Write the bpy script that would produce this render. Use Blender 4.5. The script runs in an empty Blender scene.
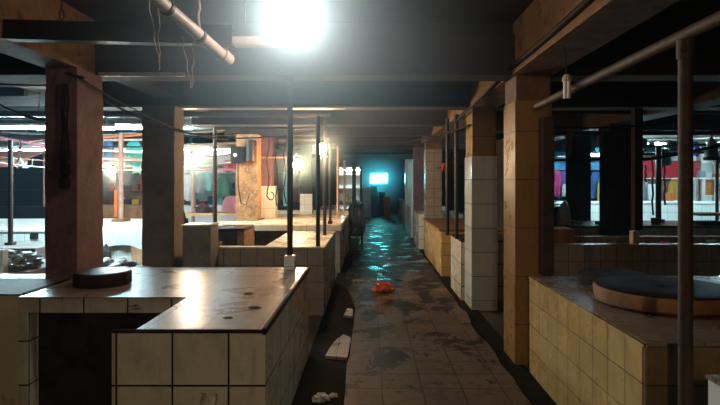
import bpy, bmesh, math, random
from mathutils import Vector, Matrix, noise

random.seed(7)
SC = bpy.context.scene
COL = SC.collection
F, VX, VY, EYE = 530.0, 370.0, 182.0, 1.55      # focal length (pixels), vanishing point of the aisle, eye height
GZ = -0.05                                      # ground beside the raised aisle


def wx(px, d): return (px - VX) * d / F
def wz(py, d): return EYE - (py - VY) * d / F
def wp(px, py, d): return Vector((wx(px, d), d, wz(py, d)))


# ------------------------------------------------------------------ materials
class NT:
    def __init__(s, name):
        s.m = bpy.data.materials.new(name); s.m.use_nodes = True
        s.t = s.m.node_tree; s.n = s.t.nodes; s.l = s.t.links
        s.b = s.n['Principled BSDF']

    def new(s, typ, **kw):
        n = s.n.new(typ)
        for k, v in kw.items(): setattr(n, k, v)
        return n

    def link(s, a, b): s.l.new(a, b)

    def noise(s, scale, detail=4, rough=.6, stretch=None, coord='Object', dist=0):
        tc = s.new('ShaderNodeTexCoord'); mp = s.new('ShaderNodeMapping')
        if stretch: mp.inputs['Scale'].default_value = stretch
        s.link(tc.outputs[coord], mp.inputs['Vector'])
        t = s.new('ShaderNodeTexNoise'); t.inputs['Scale'].default_value = scale
        t.inputs['Detail'].default_value = detail; t.inputs['Roughness'].default_value = rough
        t.inputs['Distortion'].default_value = dist
        s.link(mp.outputs[0], t.inputs['Vector'])
        return t.outputs['Fac']

    def ramp(s, fac, lo, hi, a=0.0, b=1.0):
        r = s.new('ShaderNodeMapRange'); r.clamp = True
        s.link(fac, r.inputs[0])
        for i, v in zip((1, 2, 3, 4), (lo, hi, a, b)): r.inputs[i].default_value = v
        return r.outputs[0]

    def mix(s, fac, a, b, blend='MIX'):
        m = s.new('ShaderNodeMix', data_type='RGBA', blend_type=blend)
        if isinstance(fac, (int, float)): m.inputs[0].default_value = fac
        else: s.link(fac, m.inputs[0])
        for k, v in ((6, a), (7, b)):
            if isinstance(v, tuple): m.inputs[k].default_value = (*v, 1)
            else: s.link(v, m.inputs[k])
        return m.outputs[2]

    def bump(s, h, strength=.3, dist=.01):
        b = s.new('ShaderNodeBump'); b.inputs['Strength'].default_value = strength
        b.inputs['Distance'].default_value = dist
        s.link(h, b.inputs['Height']); s.link(b.outputs[0], s.b.inputs['Normal'])

    def set(s, k, v):
        i = s.b.inputs[k]
        if isinstance(v, tuple): i.default_value = (*v, 1)
        elif isinstance(v, (int, float)): i.default_value = v
        else: s.link(v, i)


def tile_mat(name, c, tw, th, grout=(.035, .028, .022), stain=(.16, .10, .05), amount=.5, rough=.3, wet=.5, mortar=.004, lo=.5):
    s = NT(name)
    tc = s.new('ShaderNodeTexCoord')
    br = s.new('ShaderNodeTexBrick', offset=0.0, squash=1.0)
    br.inputs['Scale'].default_value = 1
    br.inputs['Brick Width'].default_value = tw; br.inputs['Row Height'].default_value = th
    br.inputs['Mortar Size'].default_value = mortar; br.inputs['Mortar Smooth'].default_value = .2
    br.inputs['Color1'].default_value = (*c, 1)
    br.inputs['Color2'].default_value = (c[0] * .88, c[1] * .86, c[2] * .82, 1)
    br.inputs['Mortar'].default_value = (*grout, 1)
    s.link(tc.outputs['UV'], br.inputs['Vector'])
    n1 = s.noise(2.2, 6, .65, dist=.4)
    n2 = s.noise(5, 5, .6, stretch=(2.5, 2.5, .5))
    f1 = s.ramp(n1, lo, lo + .25, 0, amount)
    f2 = s.ramp(n2, .5, .8, 0, amount * .8)
    col = s.mix(f1, br.outputs['Color'], stain)
    col = s.mix(f2, col, (stain[0] * .6, stain[1] * .6, stain[2] * .6))
    s.set('Base Color', col)
    s.set('Roughness', s.ramp(n1, .35, .7, rough * wet, rough * 1.6))
    inv = s.new('ShaderNodeMath', operation='SUBTRACT'); inv.inputs[0].default_value = 1
    s.link(br.outputs['Fac'], inv.inputs[1])
    s.bump(inv.outputs[0], .5, .004)
    s.set('Specular IOR Level', .4)
    return s.m


def mott(name, a, b, scale=3, lo=.4, hi=.65, rough=.7, bump=.2, stretch=None, metal=0, third=None, bscale=30, spec=.5):
    s = NT(name)
    n = s.noise(scale, 6, .65, stretch)
    col = s.mix(s.ramp(n, lo, hi), a, b)
    if third:
        n3 = s.noise(scale * 2.7, 5, .6, stretch)
        col = s.mix(s.ramp(n3, .56, .66), col, third)
    s.set('Base Color', col); s.set('Roughness', rough); s.set('Metallic', metal)
    s.set('Specular IOR Level', spec)
    if bump: s.bump(s.noise(bscale, 4, .6, stretch), bump, .01)
    return s.m


def plain(name, c, rough=.6, metal=0, var=.25):
    return mott(name, c, tuple(x * (1 - var) for x in c), 6, .35, .7, rough, .08, metal=metal)


def emit(name, c, st):
    s = NT(name)
    s.set('Base Color', (.8, .8, .8)); s.set('Emission Color', c); s.set('Emission Strength', st)
    return s.m


M = {}
M['tile30'] = tile_mat('cream_wall_tile_30', (.74, .70, .58), .30, .30, amount=.45, mortar=.006, grout=(.015, .012, .010))
M['tile20'] = tile_mat('cream_wall_tile_20', (.64, .44, .17), .20, .20, stain=(.26, .15, .05), amount=.5)
M['tile20_brown'] = tile_mat('dark_brown_tile_20', (.20, .125, .055), .20, .20, stain=(.07, .04, .018), amount=.7)
M['cream_render'] = mott('cream_wall_render', (.84, .74, .56), (.74, .60, .42), 1.6, .4, .7, .5, .1, third=(.4, .28, .15))
M['tile20dim'] = tile_mat('grey_wall_tile_20', (.33, .28, .235), .20, .20, amount=.5)
M['tile_pillar'] = tile_mat('ochre_pillar_tile', (.31, .165, .05), .30, .42, stain=(.20, .11, .04), amount=.55, rough=.4)
M['tile_white'] = tile_mat('white_pillar_tile', (.62, .63, .58), .33, .30, stain=(.30, .22, .12), amount=.35, rough=.2)
M['tile_top'] = tile_mat('worktop_tile', (.34, .265, .22), .30, .30, amount=.6, rough=.26, wet=.9, lo=.5)
M['tile_top20'] = tile_mat('worktop_tile_20', (.26, .20, .15), .30, .30, amount=.6, rough=.3, wet=.6)
M['tile_bright'] = tile_mat('bright_white_tile', (.80, .82, .80), .20, .20, grout=(.35, .36, .35), amount=.1)
M['tile_tan'] = tile_mat('tan_worktop_tile', (.72, .63, .50), .30, .30, amount=.2, grout=(.3, .22, .15))
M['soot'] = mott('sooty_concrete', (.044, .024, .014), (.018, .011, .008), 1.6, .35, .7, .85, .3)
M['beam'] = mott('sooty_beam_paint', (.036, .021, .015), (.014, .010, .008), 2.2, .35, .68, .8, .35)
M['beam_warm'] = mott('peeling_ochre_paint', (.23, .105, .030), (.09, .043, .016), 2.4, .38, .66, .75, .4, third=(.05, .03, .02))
M['plaster_red'] = mott('worn_red_brown_plaster', (.20, .092, .105), (.10, .05, .056), 2.0, .4, .66, .75, .5, third=(.17, .11, .08))
M['plaster_brown'] = mott('worn_brown_plaster', (.19, .14, .12), (.10, .07, .06), 2.2, .4, .66, .8, .5)
M['plaster_tan'] = mott('flaking_tan_plaster', (.36, .20, .09), (.20, .10, .045), 7, .42, .6, .8, .6, third=(.48, .33, .2))
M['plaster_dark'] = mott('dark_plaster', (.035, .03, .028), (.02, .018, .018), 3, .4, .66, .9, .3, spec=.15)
M['iron'] = mott('dark_iron', (.035, .028, .026), (.06, .03, .02), 8, .5, .7, .5, .25, metal=.3)
M['rust'] = mott('rusty_iron', (.058, .025, .009), (.028, .013, .006), 9, .4, .62, .65, .4, third=(.05, .028, .018))
M['orange_paint'] = mott('orange_painted_steel', (.50, .24, .10), (.32, .15, .07), 6, .45, .65, .6, .2)
M['pink_paint'] = mott('pink_painted_steel', (.46, .25, .20), (.30, .15, .12), 6, .45, .65, .6, .2)
M['cream_paint'] = mott('cream_painted_wood', (.55, .44, .30), (.40, .30, .2), 6, .45, .65, .6, .2)
M['pvc'] = mott('dusty_white_pvc', (.42, .36, .33), (.24, .20, .18), 5, .42, .68, .45, .15)
M['rubber'] = mott('black_cable', (.010, .009, .009), (.018, .015, .014), 12, .45, .6, .7, .1, spec=.15)
M['string'] = mott('dusty_string', (.30, .25, .21), (.18, .14, .12), 12, .45, .6, .9, .1)
M['wood_block'] = mott('orange_brown_chopping_wood', (.34, .145, .045), (.17, .065, .022), 5, .4, .62, .7, .4, stretch=(1, 1, .3))
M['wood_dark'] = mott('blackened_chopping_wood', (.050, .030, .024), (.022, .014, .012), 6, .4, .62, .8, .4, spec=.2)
M['wood_dark_top'] = mott('cut_wood_grain', (.085, .055, .042), (.035, .022, .018), 12, .4, .62, .42, .3)
M['wood_wet'] = mott('wet_blackened_wood', (.026, .017, .012), (.012, .008, .006), 9, .4, .62, .6, .3, spec=.06)
M['wood'] = mott('brown_timber', (.26, .13, .055), (.14, .065, .028), 4, .4, .62, .7, .2, stretch=(1, 8, 1))
M['wood_light'] = mott('raw_timber', (.52, .34, .17), (.38, .22, .10), 4, .4, .62, .7, .2, stretch=(1, 8, 1))
M['tarp'] = mott('crumpled_grey_plastic', (.34, .31, .29), (.15, .135, .13), 9, .42, .6, .3, .4)
M['tarp_dark'] = mott('dark_teal_tarpaulin', (.025, .055, .065), (.012, .022, .028), 7, .42, .6, .3, .3)
M['sack'] = mott('dark_sackcloth', (.035, .026, .026), (.02, .016, .016), 9, .42, .6, .9, .4)
M['grey_box'] = mott('grey_cement_render', (.19, .17, .155), (.12, .105, .10), 4, .42, .66, .7, .3)
M['steel_dark'] = mott('dark_steel_sheet', (.07, .055, .05), (.035, .028, .026), 4, .42, .6, .25, .1, metal=.4)
M['bowl'] = plain('tan_enamel', (.45, .30, .18), .3)
M['red_bag'] = mott('red_orange_plastic_film', (.60, .10, .045), (.36, .05, .025), 14, .42, .6, .35, .3)
M['trash'] = mott('pale_dirty_foam', (.75, .68, .56), (.28, .23, .18), 9, .42, .62, .8, .3)
M['white_cloth'] = plain('white_sheet_cloth', (.78, .80, .78), .8, var=.1)
M['white_panel'] = plain('white_painted_panel', (.72, .76, .75), .5, var=.12)
M['pale_blue'] = plain('pale_blue_painted_wall', (.42, .62, .66), .6, var=.3)
M['navy'] = mott('dark_navy_shutter', (.007, .009, .014), (.005, .006, .009), 6, .35, .7, .85, .08, spec=.15)
M['brownwall'] = mott('dim_brown_boarding', (.20, .11, .07), (.10, .055, .035), 4, .4, .6, .7, .2)
M['red_awning'] = plain('red_awning_cloth', (.40, .010, .022), .9, var=.2)
M['pink_awning'] = plain('faded_pink_awning', (.66, .22, .15), .8, var=.3)
M['white_awning'] = plain('grey_white_awning', (.60, .60, .58), .7, var=.3)
M['blue_awning'] = plain('blue_tarpaulin', (.05, .26, .46), .8, var=.4)
M['yellow'] = plain('yellow_painted_pole', (.72, .50, .06), .5)
M['black'] = mott('black_plastic', (.012, .012, .013), (.02, .02, .022), 6, .4, .6, .75, .08, spec=.12)
M['grey_plastic'] = plain('dirty_grey_plastic', (.30, .31, .33), .5)
M['glass'] = (lambda s: (s.set('Base Color', (.55, .75, .78)), s.set('Roughness', .08), s.set('Alpha', .12), s.m)[-1])(NT('thin_display_glass'))
for k, c in dict(teal=(.02, .42, .45), blue=(.04, .13, .34), red=(.55, .03, .05), magenta=(.5, .04, .2), purple=(.16, .07, .26),
                 green=(.06, .22, .13), ochre=(.55, .34, .06), grey=(.33, .33, .35), white=(.75, .76, .76), orange=(.7, .2, .05),
                 brown=(.2, .1, .05), pink=(.62, .22, .26), aqua=(.25, .62, .66), dark=(.03, .03, .04)).items():
    M['c_' + k] = plain(k + '_cloth', c, .75)
M['main_bulb'] = emit('cool_white_lamp_glass', (1.0, .92, .84), 115)
M['warm_bulb'] = emit('warm_lamp_glass', (1.0, .64, .33), 560)
M['rear_fill_bulb'] = emit('fill_lamp_glass', (1.0, .76, .48), 1900)
M['tube'] = emit('fluorescent_tube_glass', (.58, .90, 1.0), 760)
M['tube_mid'] = emit('plain_fluorescent_tube_glass', (.56, .90, 1.0), 480)
M['tube_dim'] = emit('weak_fluorescent_tube_glass', (.62, .92, 1.0), 230)
M['cyan_panel'] = emit('cyan_lightbox_face', (.10, .78, .95), 60)
M['unlit'] = plain('unlit_white_lamp_glass', (.85, .80, .70), .2, var=.05)


def floor_mat():
    s = NT('wet_dirty_floor_tile')
    tc = s.new('ShaderNodeTexCoord')
    br = s.new('ShaderNodeTexBrick', offset=0.0, squash=1.0)
    br.inputs['Scale'].default_value = 1
    br.inputs['Brick Width'].default_value = .30; br.inputs['Row Height'].default_value = .30
    br.inputs['Mortar Size'].default_value = .006
    br.inputs['Color1'].default_value = (.135, .088, .062, 1); br.inputs['Color2'].default_value = (.11, .072, .05, 1)
    br.inputs['Mortar'].default_value = (.035, .025, .02, 1)
    s.link(tc.outputs['UV'], br.inputs['Vector'])
    small = s.noise(9, 6, .65)
    mud = s.noise(2.3, 7, .68, stretch=(1, .75, 1), dist=.5)
    pud = s.noise(3.2, 4, .5, stretch=(.7, .8, 1), dist=.3)
    # the far part of the aisle is muddier: broken tiles give way to wet cement
    sep = s.new('ShaderNodeSeparateXYZ'); s.link(tc.outputs['Object'], sep.inputs[0])
    far = s.ramp(sep.outputs[1], 4.2, 9, -.03, .10)
    add = s.new('ShaderNodeMath', operation='ADD'); s.link(mud, add.inputs[0]); s.link(far, add.inputs[1])
    m = s.ramp(add.outputs[0], .53, .555, 0, .95)
    col = s.mix(s.ramp(small, .50, .68, 0, .8), br.outputs['Color'], (.045, .03, .024))
    col = s.mix(m, col, (.014, .009, .007))
    s.set('Base Color', col)
    w_ = s.ramp(pud, .54, .61, .5, .17)
    wet = s.ramp(sep.outputs[1], 5.5, 9, 0, 1)
    r = s.new('ShaderNodeMix', data_type='FLOAT'); s.link(wet, r.inputs[0]); r.inputs[2].default_value = .5; s.link(w_, r.inputs[3])
    s.set('Roughness', r.outputs[0])
    h = s.new('ShaderNodeMath', operation='SUBTRACT'); s.link(small, h.inputs[0]); s.link(br.outputs['Fac'], h.inputs[1])
    h2 = s.new('ShaderNodeMath', operation='SUBTRACT'); s.link(h.outputs[0], h2.inputs[0]); s.link(m, h2.inputs[1])
    s.bump(h2.outputs[0], .10, .005)
    s.set('Specular IOR Level', .13)
    return s.m


M['floor'] = floor_mat()
M['gutter'] = mott('black_wet_cement', (.008, .006, .005), (.018, .012, .009), 3, .45, .7, .8, .5, spec=.06)
M['ground'] = mott('dark_wet_cement_ground', (.07, .058, .052), (.035, .028, .025), 1.5, .42, .62, .3, .3, third=(.10, .08, .07))

# ------------------------------------------------------------------ mesh helpers
def B(): return bmesh.new()


def box(bm, x0, x1, y0, y1, z0, z1):
    v = [bm.verts.new((x, y, z)) for z in (z0, z1) for y in (y0, y1) for x in (x0, x1)]
    for f in ((0, 2, 3, 1), (4, 5, 7, 6), (0, 1, 5, 4), (2, 6, 7, 3), (0, 4, 6, 2), (1, 3, 7, 5)):
        bm.faces.new([v[i] for i in f])
    return bm


def obox(bm, p0, p1, w, h, up=Vector((0, 0, 1))):
    p0, p1 = Vector(p0), Vector(p1); d = (p1 - p0).normalized()
    s = d.cross(up)
    if s.length < 1e-4: s = Vector((1, 0, 0))
    s.normalize(); u = s.cross(d)
    v = [bm.verts.new(p + s * a * w / 2 + u * b * h / 2) for p in (p0, p1) for a, b in ((-1, -1), (1, -1), (1, 1), (-1, 1))]
    for f in ((0, 1, 2, 3), (7, 6, 5, 4), (0, 4, 5, 1), (1, 5, 6, 2), (2, 6, 7, 3), (3, 7, 4, 0)):
        bm.faces.new([v[i] for i in f])
    return bm


def tube(bm, pts, r, n=10, cap=True):
    pts = [Vector(p) for p in pts]; rings = []
    rr = r if isinstance(r, (list, tuple)) else [r] * len(pts)
    for i, p in enumerate(pts):
        t = (pts[min(i + 1, len(pts) - 1)] - pts[max(i - 1, 0)]).normalized()
        a = Vector((0, 0, 1)) if abs(t.z) < .9 else Vector((1, 0, 0))
        s = t.cross(a).normalized(); u = s.cross(t)
        rings.append([bm.verts.new(p + (s * math.cos(2 * math.pi * k / n) + u * math.sin(2 * math.pi * k / n)) * rr[i]) for k in range(n)])
    for a, b in zip(rings, rings[1:]):
        for k in range(n): bm.faces.new((a[k], a[(k + 1) % n], b[(k + 1) % n], b[k]))
    if cap:
        bm.faces.new(rings[0][::-1]); bm.faces.new(rings[-1])
    return bm


def lathe(bm, prof, c=(0, 0, 0), n=24, sx=1, sy=1):
    rings = [[bm.verts.new((c[0] + r * sx * math.cos(2 * math.pi * k / n), c[1] + r * sy * math.sin(2 * math.pi * k / n), c[2] + z)) for k in range(n)] for r, z in prof]
    for a, b in zip(rings, rings[1:]):
        for k in range(n): bm.faces.new((a[k], a[(k + 1) % n], b[(k + 1) % n], b[k]))
    bm.faces.new(rings[0][::-1]); bm.faces.new(rings[-1])
    return bm


def prism(bm, poly, z0, z1):
    a = [bm.verts.new((x, y, z0)) for x, y in poly]; b = [bm.verts.new((x, y, z1)) for x, y in poly]
    n = len(poly); bm.faces.new(a[::-1]); bm.faces.new(b)
    for k in range(n): bm.faces.new((a[k], a[(k + 1) % n], b[(k + 1) % n], b[k]))
    return bm


def sheet(bm, fn, nu, nv, th):
    """A cloth or film: fn(u, v) -> point; given thickness TH by a second skin."""
    g = [[Vector(fn(i / nu, j / nv)) for j in range(nv + 1)] for i in range(nu + 1)]
    nr = [[None] * (nv + 1) for _ in range(nu + 1)]
    for i in range(nu + 1):
        for j in range(nv + 1):
            a = g[min(i + 1, nu)][j] - g[max(i - 1, 0)][j]; b = g[i][min(j + 1, nv)] - g[i][max(j - 1, 0)]
            c = a.cross(b); nr[i][j] = c.normalized() if c.length > 1e-9 else Vector((0, 0, 1))
    A = [[bm.verts.new(g[i][j]) for j in range(nv + 1)] for i in range(nu + 1)]
    C = [[bm.verts.new(g[i][j] - nr[i][j] * th) for j in range(nv + 1)] for i in range(nu + 1)]
    for i in range(nu):
        for j in range(nv):
            bm.faces.new((A[i][j], A[i + 1][j], A[i + 1][j + 1], A[i][j + 1]))
            bm.faces.new((C[i][j], C[i][j + 1], C[i + 1][j + 1], C[i + 1][j]))
    for i in range(nu):
        bm.faces.new((A[i][0], C[i][0], C[i + 1][0], A[i + 1][0])); bm.faces.new((A[i][nv], A[i + 1][nv], C[i + 1][nv], C[i][nv]))
    for j in range(nv):
        bm.faces.new((A[0][j], A[0][j + 1], C[0][j + 1], C[0][j])); bm.faces.new((A[nu][j], C[nu][j], C[nu][j + 1], A[nu][j + 1]))
    return bm


def lump(bm, c, sx, sy, sz, amp=.25, freq=3, seed=0, flat=True, sub=3):
    """A crumpled heap: a noisy ball, its underside flat on z = c.z."""
    r = bmesh.ops.create_icosphere(bm, subdivisions=sub, radius=1)
    for v in r['verts']:
        p = v.co.copy()
        k = 1 + amp * noise.noise(p * freq + Vector((seed, seed * .7, 3))) + amp * .5 * noise.noise(p * freq * 2.5 + Vector((0, seed, 1)))
        p *= k
        if flat: p.z = max(p.z, -.35) + .35
        v.co = Vector((c[0] + p.x * sx, c[1] + p.y * sy, c[2] + p.z * sz))
    return bm


def mesh(name, bm, mat, parent=None, uvo=(0, 0, 0), bevel=0, smooth=False, loc=None, tilt=None):
    """Link BM as one mesh object. Points are in world coordinates; the object is shifted to sit under its parent or at LOC."""
    bmesh.ops.recalc_face_normals(bm, faces=bm.faces)
    if bevel:
        bmesh.ops.bevel(bm, geom=[e for e in bm.edges if len(e.link_faces) == 2 and e.calc_face_angle(0) > .6], offset=bevel, segments=2, affect='EDGES', profile=.5)
    uv = bm.loops.layers.uv.new('UVMap')
    o = Vector(uvo)
    for f in bm.faces:
        n = f.normal; a = max(range(3), key=lambda i: abs(n[i]))
        i, j = ((1, 2), (0, 2), (0, 1))[a]
        for l in f.loops:
            q = l.vert.co - o; l[uv].uv = (q[i], q[j])
        f.smooth = smooth
    off = Vector((0, 0, 0))
    if parent is not None:
        p = parent
        while p is not None: off += Vector(p.location); p = p.parent
    elif loc is not None: off = Vector(loc)
    bmesh.ops.translate(bm, verts=bm.verts, vec=-off)
    me = bpy.data.meshes.new(name); bm.to_mesh(me); bm.free()
    me.materials.append(M[mat])
    ob = bpy.data.objects.new(name, me); COL.objects.link(ob)
    if smooth:
        try: me.set_sharp_from_angle(angle=.7)
        except Exception: pass
    if parent is not None: ob.parent = parent
    elif loc is not None: ob.location = loc
    return ob


def tag(o, label, cat, group=None, kind=None):
    o['label'] = label; o['category'] = cat
    if group: o['group'] = group
    if kind: o['kind'] = kind
    return o


def thing(name, label, cat, loc=(0, 0, 0), group=None, kind=None):
    o = bpy.data.objects.new(name, None); COL.objects.link(o)
    o.empty_display_size = .1; o.location = loc
    return tag(o, label, cat, group, kind)


def solo(name, bm, mat, label, cat, loc, group=None, kind=None, **kw):
    return tag(mesh(name, bm, mat, None, loc=loc, **kw), label, cat, group, kind)


def dup(root, loc, label=None, group=None):
    r = root.copy(); COL.objects.link(r); r.location = loc
    if label: r['label'] = label
    if group: r['group'] = group
    for ch in list(root.children):
        c = ch.copy(); COL.objects.link(c); c.parent = r
        for g in ch.children:
            d = g.copy(); COL.objects.link(d); d.parent = c
    return r


def sag(p0, p1, s, n=14):
    p0, p1 = Vector(p0), Vector(p1)
    return [p0.lerp(p1, i / n) - Vector((0, 0, s * 4 * (i / n) * (1 - i / n))) for i in range(n + 1)]


# ------------------------------------------------------------------ the setting
b = B(); box(b, -15, 15, -4, 34, -.25, GZ)
tag(mesh('ground', b, 'ground'), 'dark wet cement ground under the counters and stalls', 'ground', kind='structure')

rng = random.Random(3)
edge_l = [(-.185 + rng.uniform(-.012, .012), y) for y in [-3 + .3 * k for k in range(33)]]
edge_l += [(-.30 + rng.uniform(-.12, .05), 7 + .35 * k) for k in range(1, 66)]
edge_r = [(1.13 + rng.uniform(-.035, .02), y) for y in [-3 + .3 * k for k in range(118)]]
b = B(); prism(b, edge_r + edge_l[::-1], -.06, 0)
tag(mesh('floor', b, 'floor', uvo=(.09, .08, 0)), 'dirty wet tiled aisle floor running to the back', 'floor', kind='structure')
for nm, x0, x1, lb in (('gutter_left', -.56, -.19, 'black wet gutter along the left counters'), ('gutter_right', 1.10, 1.34, 'black wet gutter along the right counters')):
    b = B(); box(b, x0, x1, -3, 15, -.07, -.035)
    tag(mesh('trim_1' if 'left' in nm else 'trim_2', b, 'gutter'), lb, 'gutter', kind='structure')

CEIL = EYE + 1.40
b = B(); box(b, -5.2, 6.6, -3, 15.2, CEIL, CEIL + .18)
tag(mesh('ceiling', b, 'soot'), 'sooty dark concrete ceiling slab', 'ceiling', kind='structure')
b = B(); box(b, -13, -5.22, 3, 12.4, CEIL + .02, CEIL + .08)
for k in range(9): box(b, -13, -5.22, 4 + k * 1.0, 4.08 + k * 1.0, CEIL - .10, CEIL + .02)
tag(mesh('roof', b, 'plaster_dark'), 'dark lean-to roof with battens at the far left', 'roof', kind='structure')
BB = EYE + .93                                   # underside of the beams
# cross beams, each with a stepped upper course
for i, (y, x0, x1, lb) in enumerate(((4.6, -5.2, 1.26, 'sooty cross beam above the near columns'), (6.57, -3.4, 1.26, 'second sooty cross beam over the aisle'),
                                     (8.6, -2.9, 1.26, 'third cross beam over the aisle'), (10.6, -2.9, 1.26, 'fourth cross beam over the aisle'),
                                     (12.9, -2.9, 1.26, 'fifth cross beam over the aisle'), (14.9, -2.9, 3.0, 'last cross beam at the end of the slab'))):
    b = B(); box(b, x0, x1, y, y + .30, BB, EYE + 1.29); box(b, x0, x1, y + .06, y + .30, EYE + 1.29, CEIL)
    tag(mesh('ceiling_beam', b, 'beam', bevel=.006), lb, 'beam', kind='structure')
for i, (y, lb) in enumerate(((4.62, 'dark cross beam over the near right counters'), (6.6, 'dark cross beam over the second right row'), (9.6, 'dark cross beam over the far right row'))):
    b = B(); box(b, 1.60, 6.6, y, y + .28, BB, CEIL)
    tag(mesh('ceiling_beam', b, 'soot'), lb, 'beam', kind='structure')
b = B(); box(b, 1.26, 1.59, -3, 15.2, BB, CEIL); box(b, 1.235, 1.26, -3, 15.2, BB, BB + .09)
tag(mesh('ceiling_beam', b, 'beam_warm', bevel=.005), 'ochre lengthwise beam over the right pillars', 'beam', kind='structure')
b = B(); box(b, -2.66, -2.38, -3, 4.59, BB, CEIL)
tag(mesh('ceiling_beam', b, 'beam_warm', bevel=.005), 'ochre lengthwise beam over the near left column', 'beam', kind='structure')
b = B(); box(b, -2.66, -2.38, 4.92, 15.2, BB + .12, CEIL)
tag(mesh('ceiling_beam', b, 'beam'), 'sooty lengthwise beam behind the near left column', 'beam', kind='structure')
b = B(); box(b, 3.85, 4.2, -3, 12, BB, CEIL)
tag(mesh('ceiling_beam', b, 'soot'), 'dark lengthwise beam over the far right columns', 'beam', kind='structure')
# dark steel channel across the left, in front of the near cross beam
c0, c1 = wp(3, 29, 3.42), wp(232, 35, 3.42)
b = B(); obox(b, c0, c1, .012, .125)
for s_ in (-1, 1): obox(b, c0 + Vector((0, .04, .057 * s_)), c1 + Vector((0, .04, .057 * s_)), .08, .010)
solo('steel_channel', b, 'iron', 'dark steel channel slung across the upper left below the ceiling', 'girder', c0, kind='structure')

# columns and pillars
def column(x0, x1, y0, y1, mat, label, z1=BB, z0=GZ, uvo=(0, 0, 0), cap=None, chip=0, capmat='beam_warm'):
    r = thing('column', label, 'column', ((x0 + x1) / 2, (y0 + y1) / 2, z0), kind='structure')
    b = B()
    if chip:
        n = 24; rings = []
        for k in range(n + 1):
            z = z0 + (z1 - z0) * k / n
            ring = []
            m = 6
            for (xa, ya, xb, yb) in ((x0, y0, x1, y0), (x1, y0, x1, y1), (x1, y1, x0, y1), (x0, y1, x0, y0)):
                for q in range(m):
                    p = Vector((xa + (xb - xa) * q / m, ya + (yb - ya) * q / m, z))
                    e = noise.noise(p * 6) * chip + noise.noise(p * 17) * chip * .6
                    c = Vector(((x0 + x1) / 2, (y0 + y1) / 2, z)); ring.append(b.verts.new(p + (c - p).normalized() * max(-.2 * chip, e)))
            rings.append(ring)
        nn = len(rings[0])
        for a, c in zip(rings, rings[1:]):
            for q in range(nn): b.faces.new((a[q], a[(q + 1) % nn], c[(q + 1) % nn], c[q]))
        b.faces.new(rings[0][::-1]); b.faces.new(rings[-1])
        mesh('shaft', b, mat, r)
    else:
        box(b, x0, x1, y0, y1, z0, z1 - (cap or 0))
        mesh('shaft', b, mat, r, uvo=uvo, bevel=.006)
    if cap:
        b = B(); box(b, x0 + .012, x1 - .012, y0 + .012, y1 - .012, z1 - cap, z1); mesh('capital', b, capmat, r, uvo=uvo)
    return r


column(wx(45, 4.3), -2.377, 4.30, 4.72, 'plaster_red', 'worn red-brown column behind the near left counter', chip=.012)
column(wx(142, 6.45), -2.38, 6.45, 6.78, 'plaster_brown', 'dusty brown column behind the crumpled plastic', chip=.01)
column(wx(236, 10.3), wx(257, 10.3), 10.3, 10.7, 'plaster_tan', 'flaking tan column by the warm hanging bulbs', chip=.02)
column(1.26, 1.58, 4.60, 5.00, 'tile_pillar', 'ochre tiled pillar at the end of the near right counter', cap=.22, uvo=(1.26, 4.6, wz(228, 4.6)))
column(1.26, 1.58, 6.57, 7.05, 'tile_white', 'white tiled pillar with ochre upper tiles, second along the aisle', cap=.60, capmat='tile_pillar', uvo=(1.258, 6.57, wz(204, 6.57)))
column(1.24, 1.60, 11.8, 12.2, 'tile20dim', 'tan tiled pillar third along the aisle', cap=.2, uvo=(1.24, 11.8, 0))
column(1.18, 1.5, 14.2, 14.5, 'plaster_red', 'dark red pillar beyond the tan tiled pillar')
column(1.16, 1.5, 17.4, 17.8, 'tile_white', 'grey-white pillar beside the end of the aisle', z1=2.3)
column(3.84, 4.22, 8.5, 8.88, 'plaster_dark', 'dark column right of the red banner stall front')
column(4.0, 4.38, 10.5, 10.85, 'plaster_dark', 'dark column between the two lit clothes stalls')

# ------------------------------------------------------------------ near left L-shaped counter
T = .765
r = thing('market_counter', 'white tiled L-shaped counter nearest on the left with a dark opening', 'counter', (-1.4, 3.8, GZ))
b = B()
box(b, -1.26, -.56, 2.83, 2.93, GZ, .755); box(b, -1.38, -1.26, 2.83, 2.85, GZ, .755)
box(b, -.66, -.56, 2.93, 4.87, GZ, .755)
box(b, -1.25, -1.15, 2.93, 3.62, GZ, .755)
box(b, -2.40, -1.15, 3.62, 3.72, .655, .755)
box(b, -2.40, -2.335, 3.62, 3.72, GZ, .655)
box(b, -2.40, -2.33, 3.72, 4.27, GZ, .755)
box(b, -2.36, -2.29, 4.27, 4.87, GZ, .755)
box(b, -2.29, -.66, 4.77, 4.87, GZ, .755)
mesh('base', b, 'tile30', r, uvo=(-.755, 3.03, .762), bevel=.003)
b = B(); prism(b, [(-1.245, 2.826), (-.575, 2.826), (-.575, 4.875), (-2.365, 4.875), (-2.365, 4.275), (-2.405, 4.275), (-2.405, 3.615), (-1.245, 3.615)], .755, T)
mesh('worktop', b, 'tile_top', r, uvo=(-.60, 2.95, 0))
b = B(); box(b, -.575, -.553, 2.820, 4.88, .735, .772); box(b, -1.375, -.574, 2.821, 2.8255, .744, .764)
mesh('edge_trim', b, 'wood_dark', r, bevel=.004)
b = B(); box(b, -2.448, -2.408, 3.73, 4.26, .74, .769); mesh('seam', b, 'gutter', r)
b = B(); box(b, -2.335, -1.16, 3.725, 3.745, GZ, .655)  # dark sheet standing in for the shade inside the opening
o = mesh('shade_panel', b, 'wood_dark', r)

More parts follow.
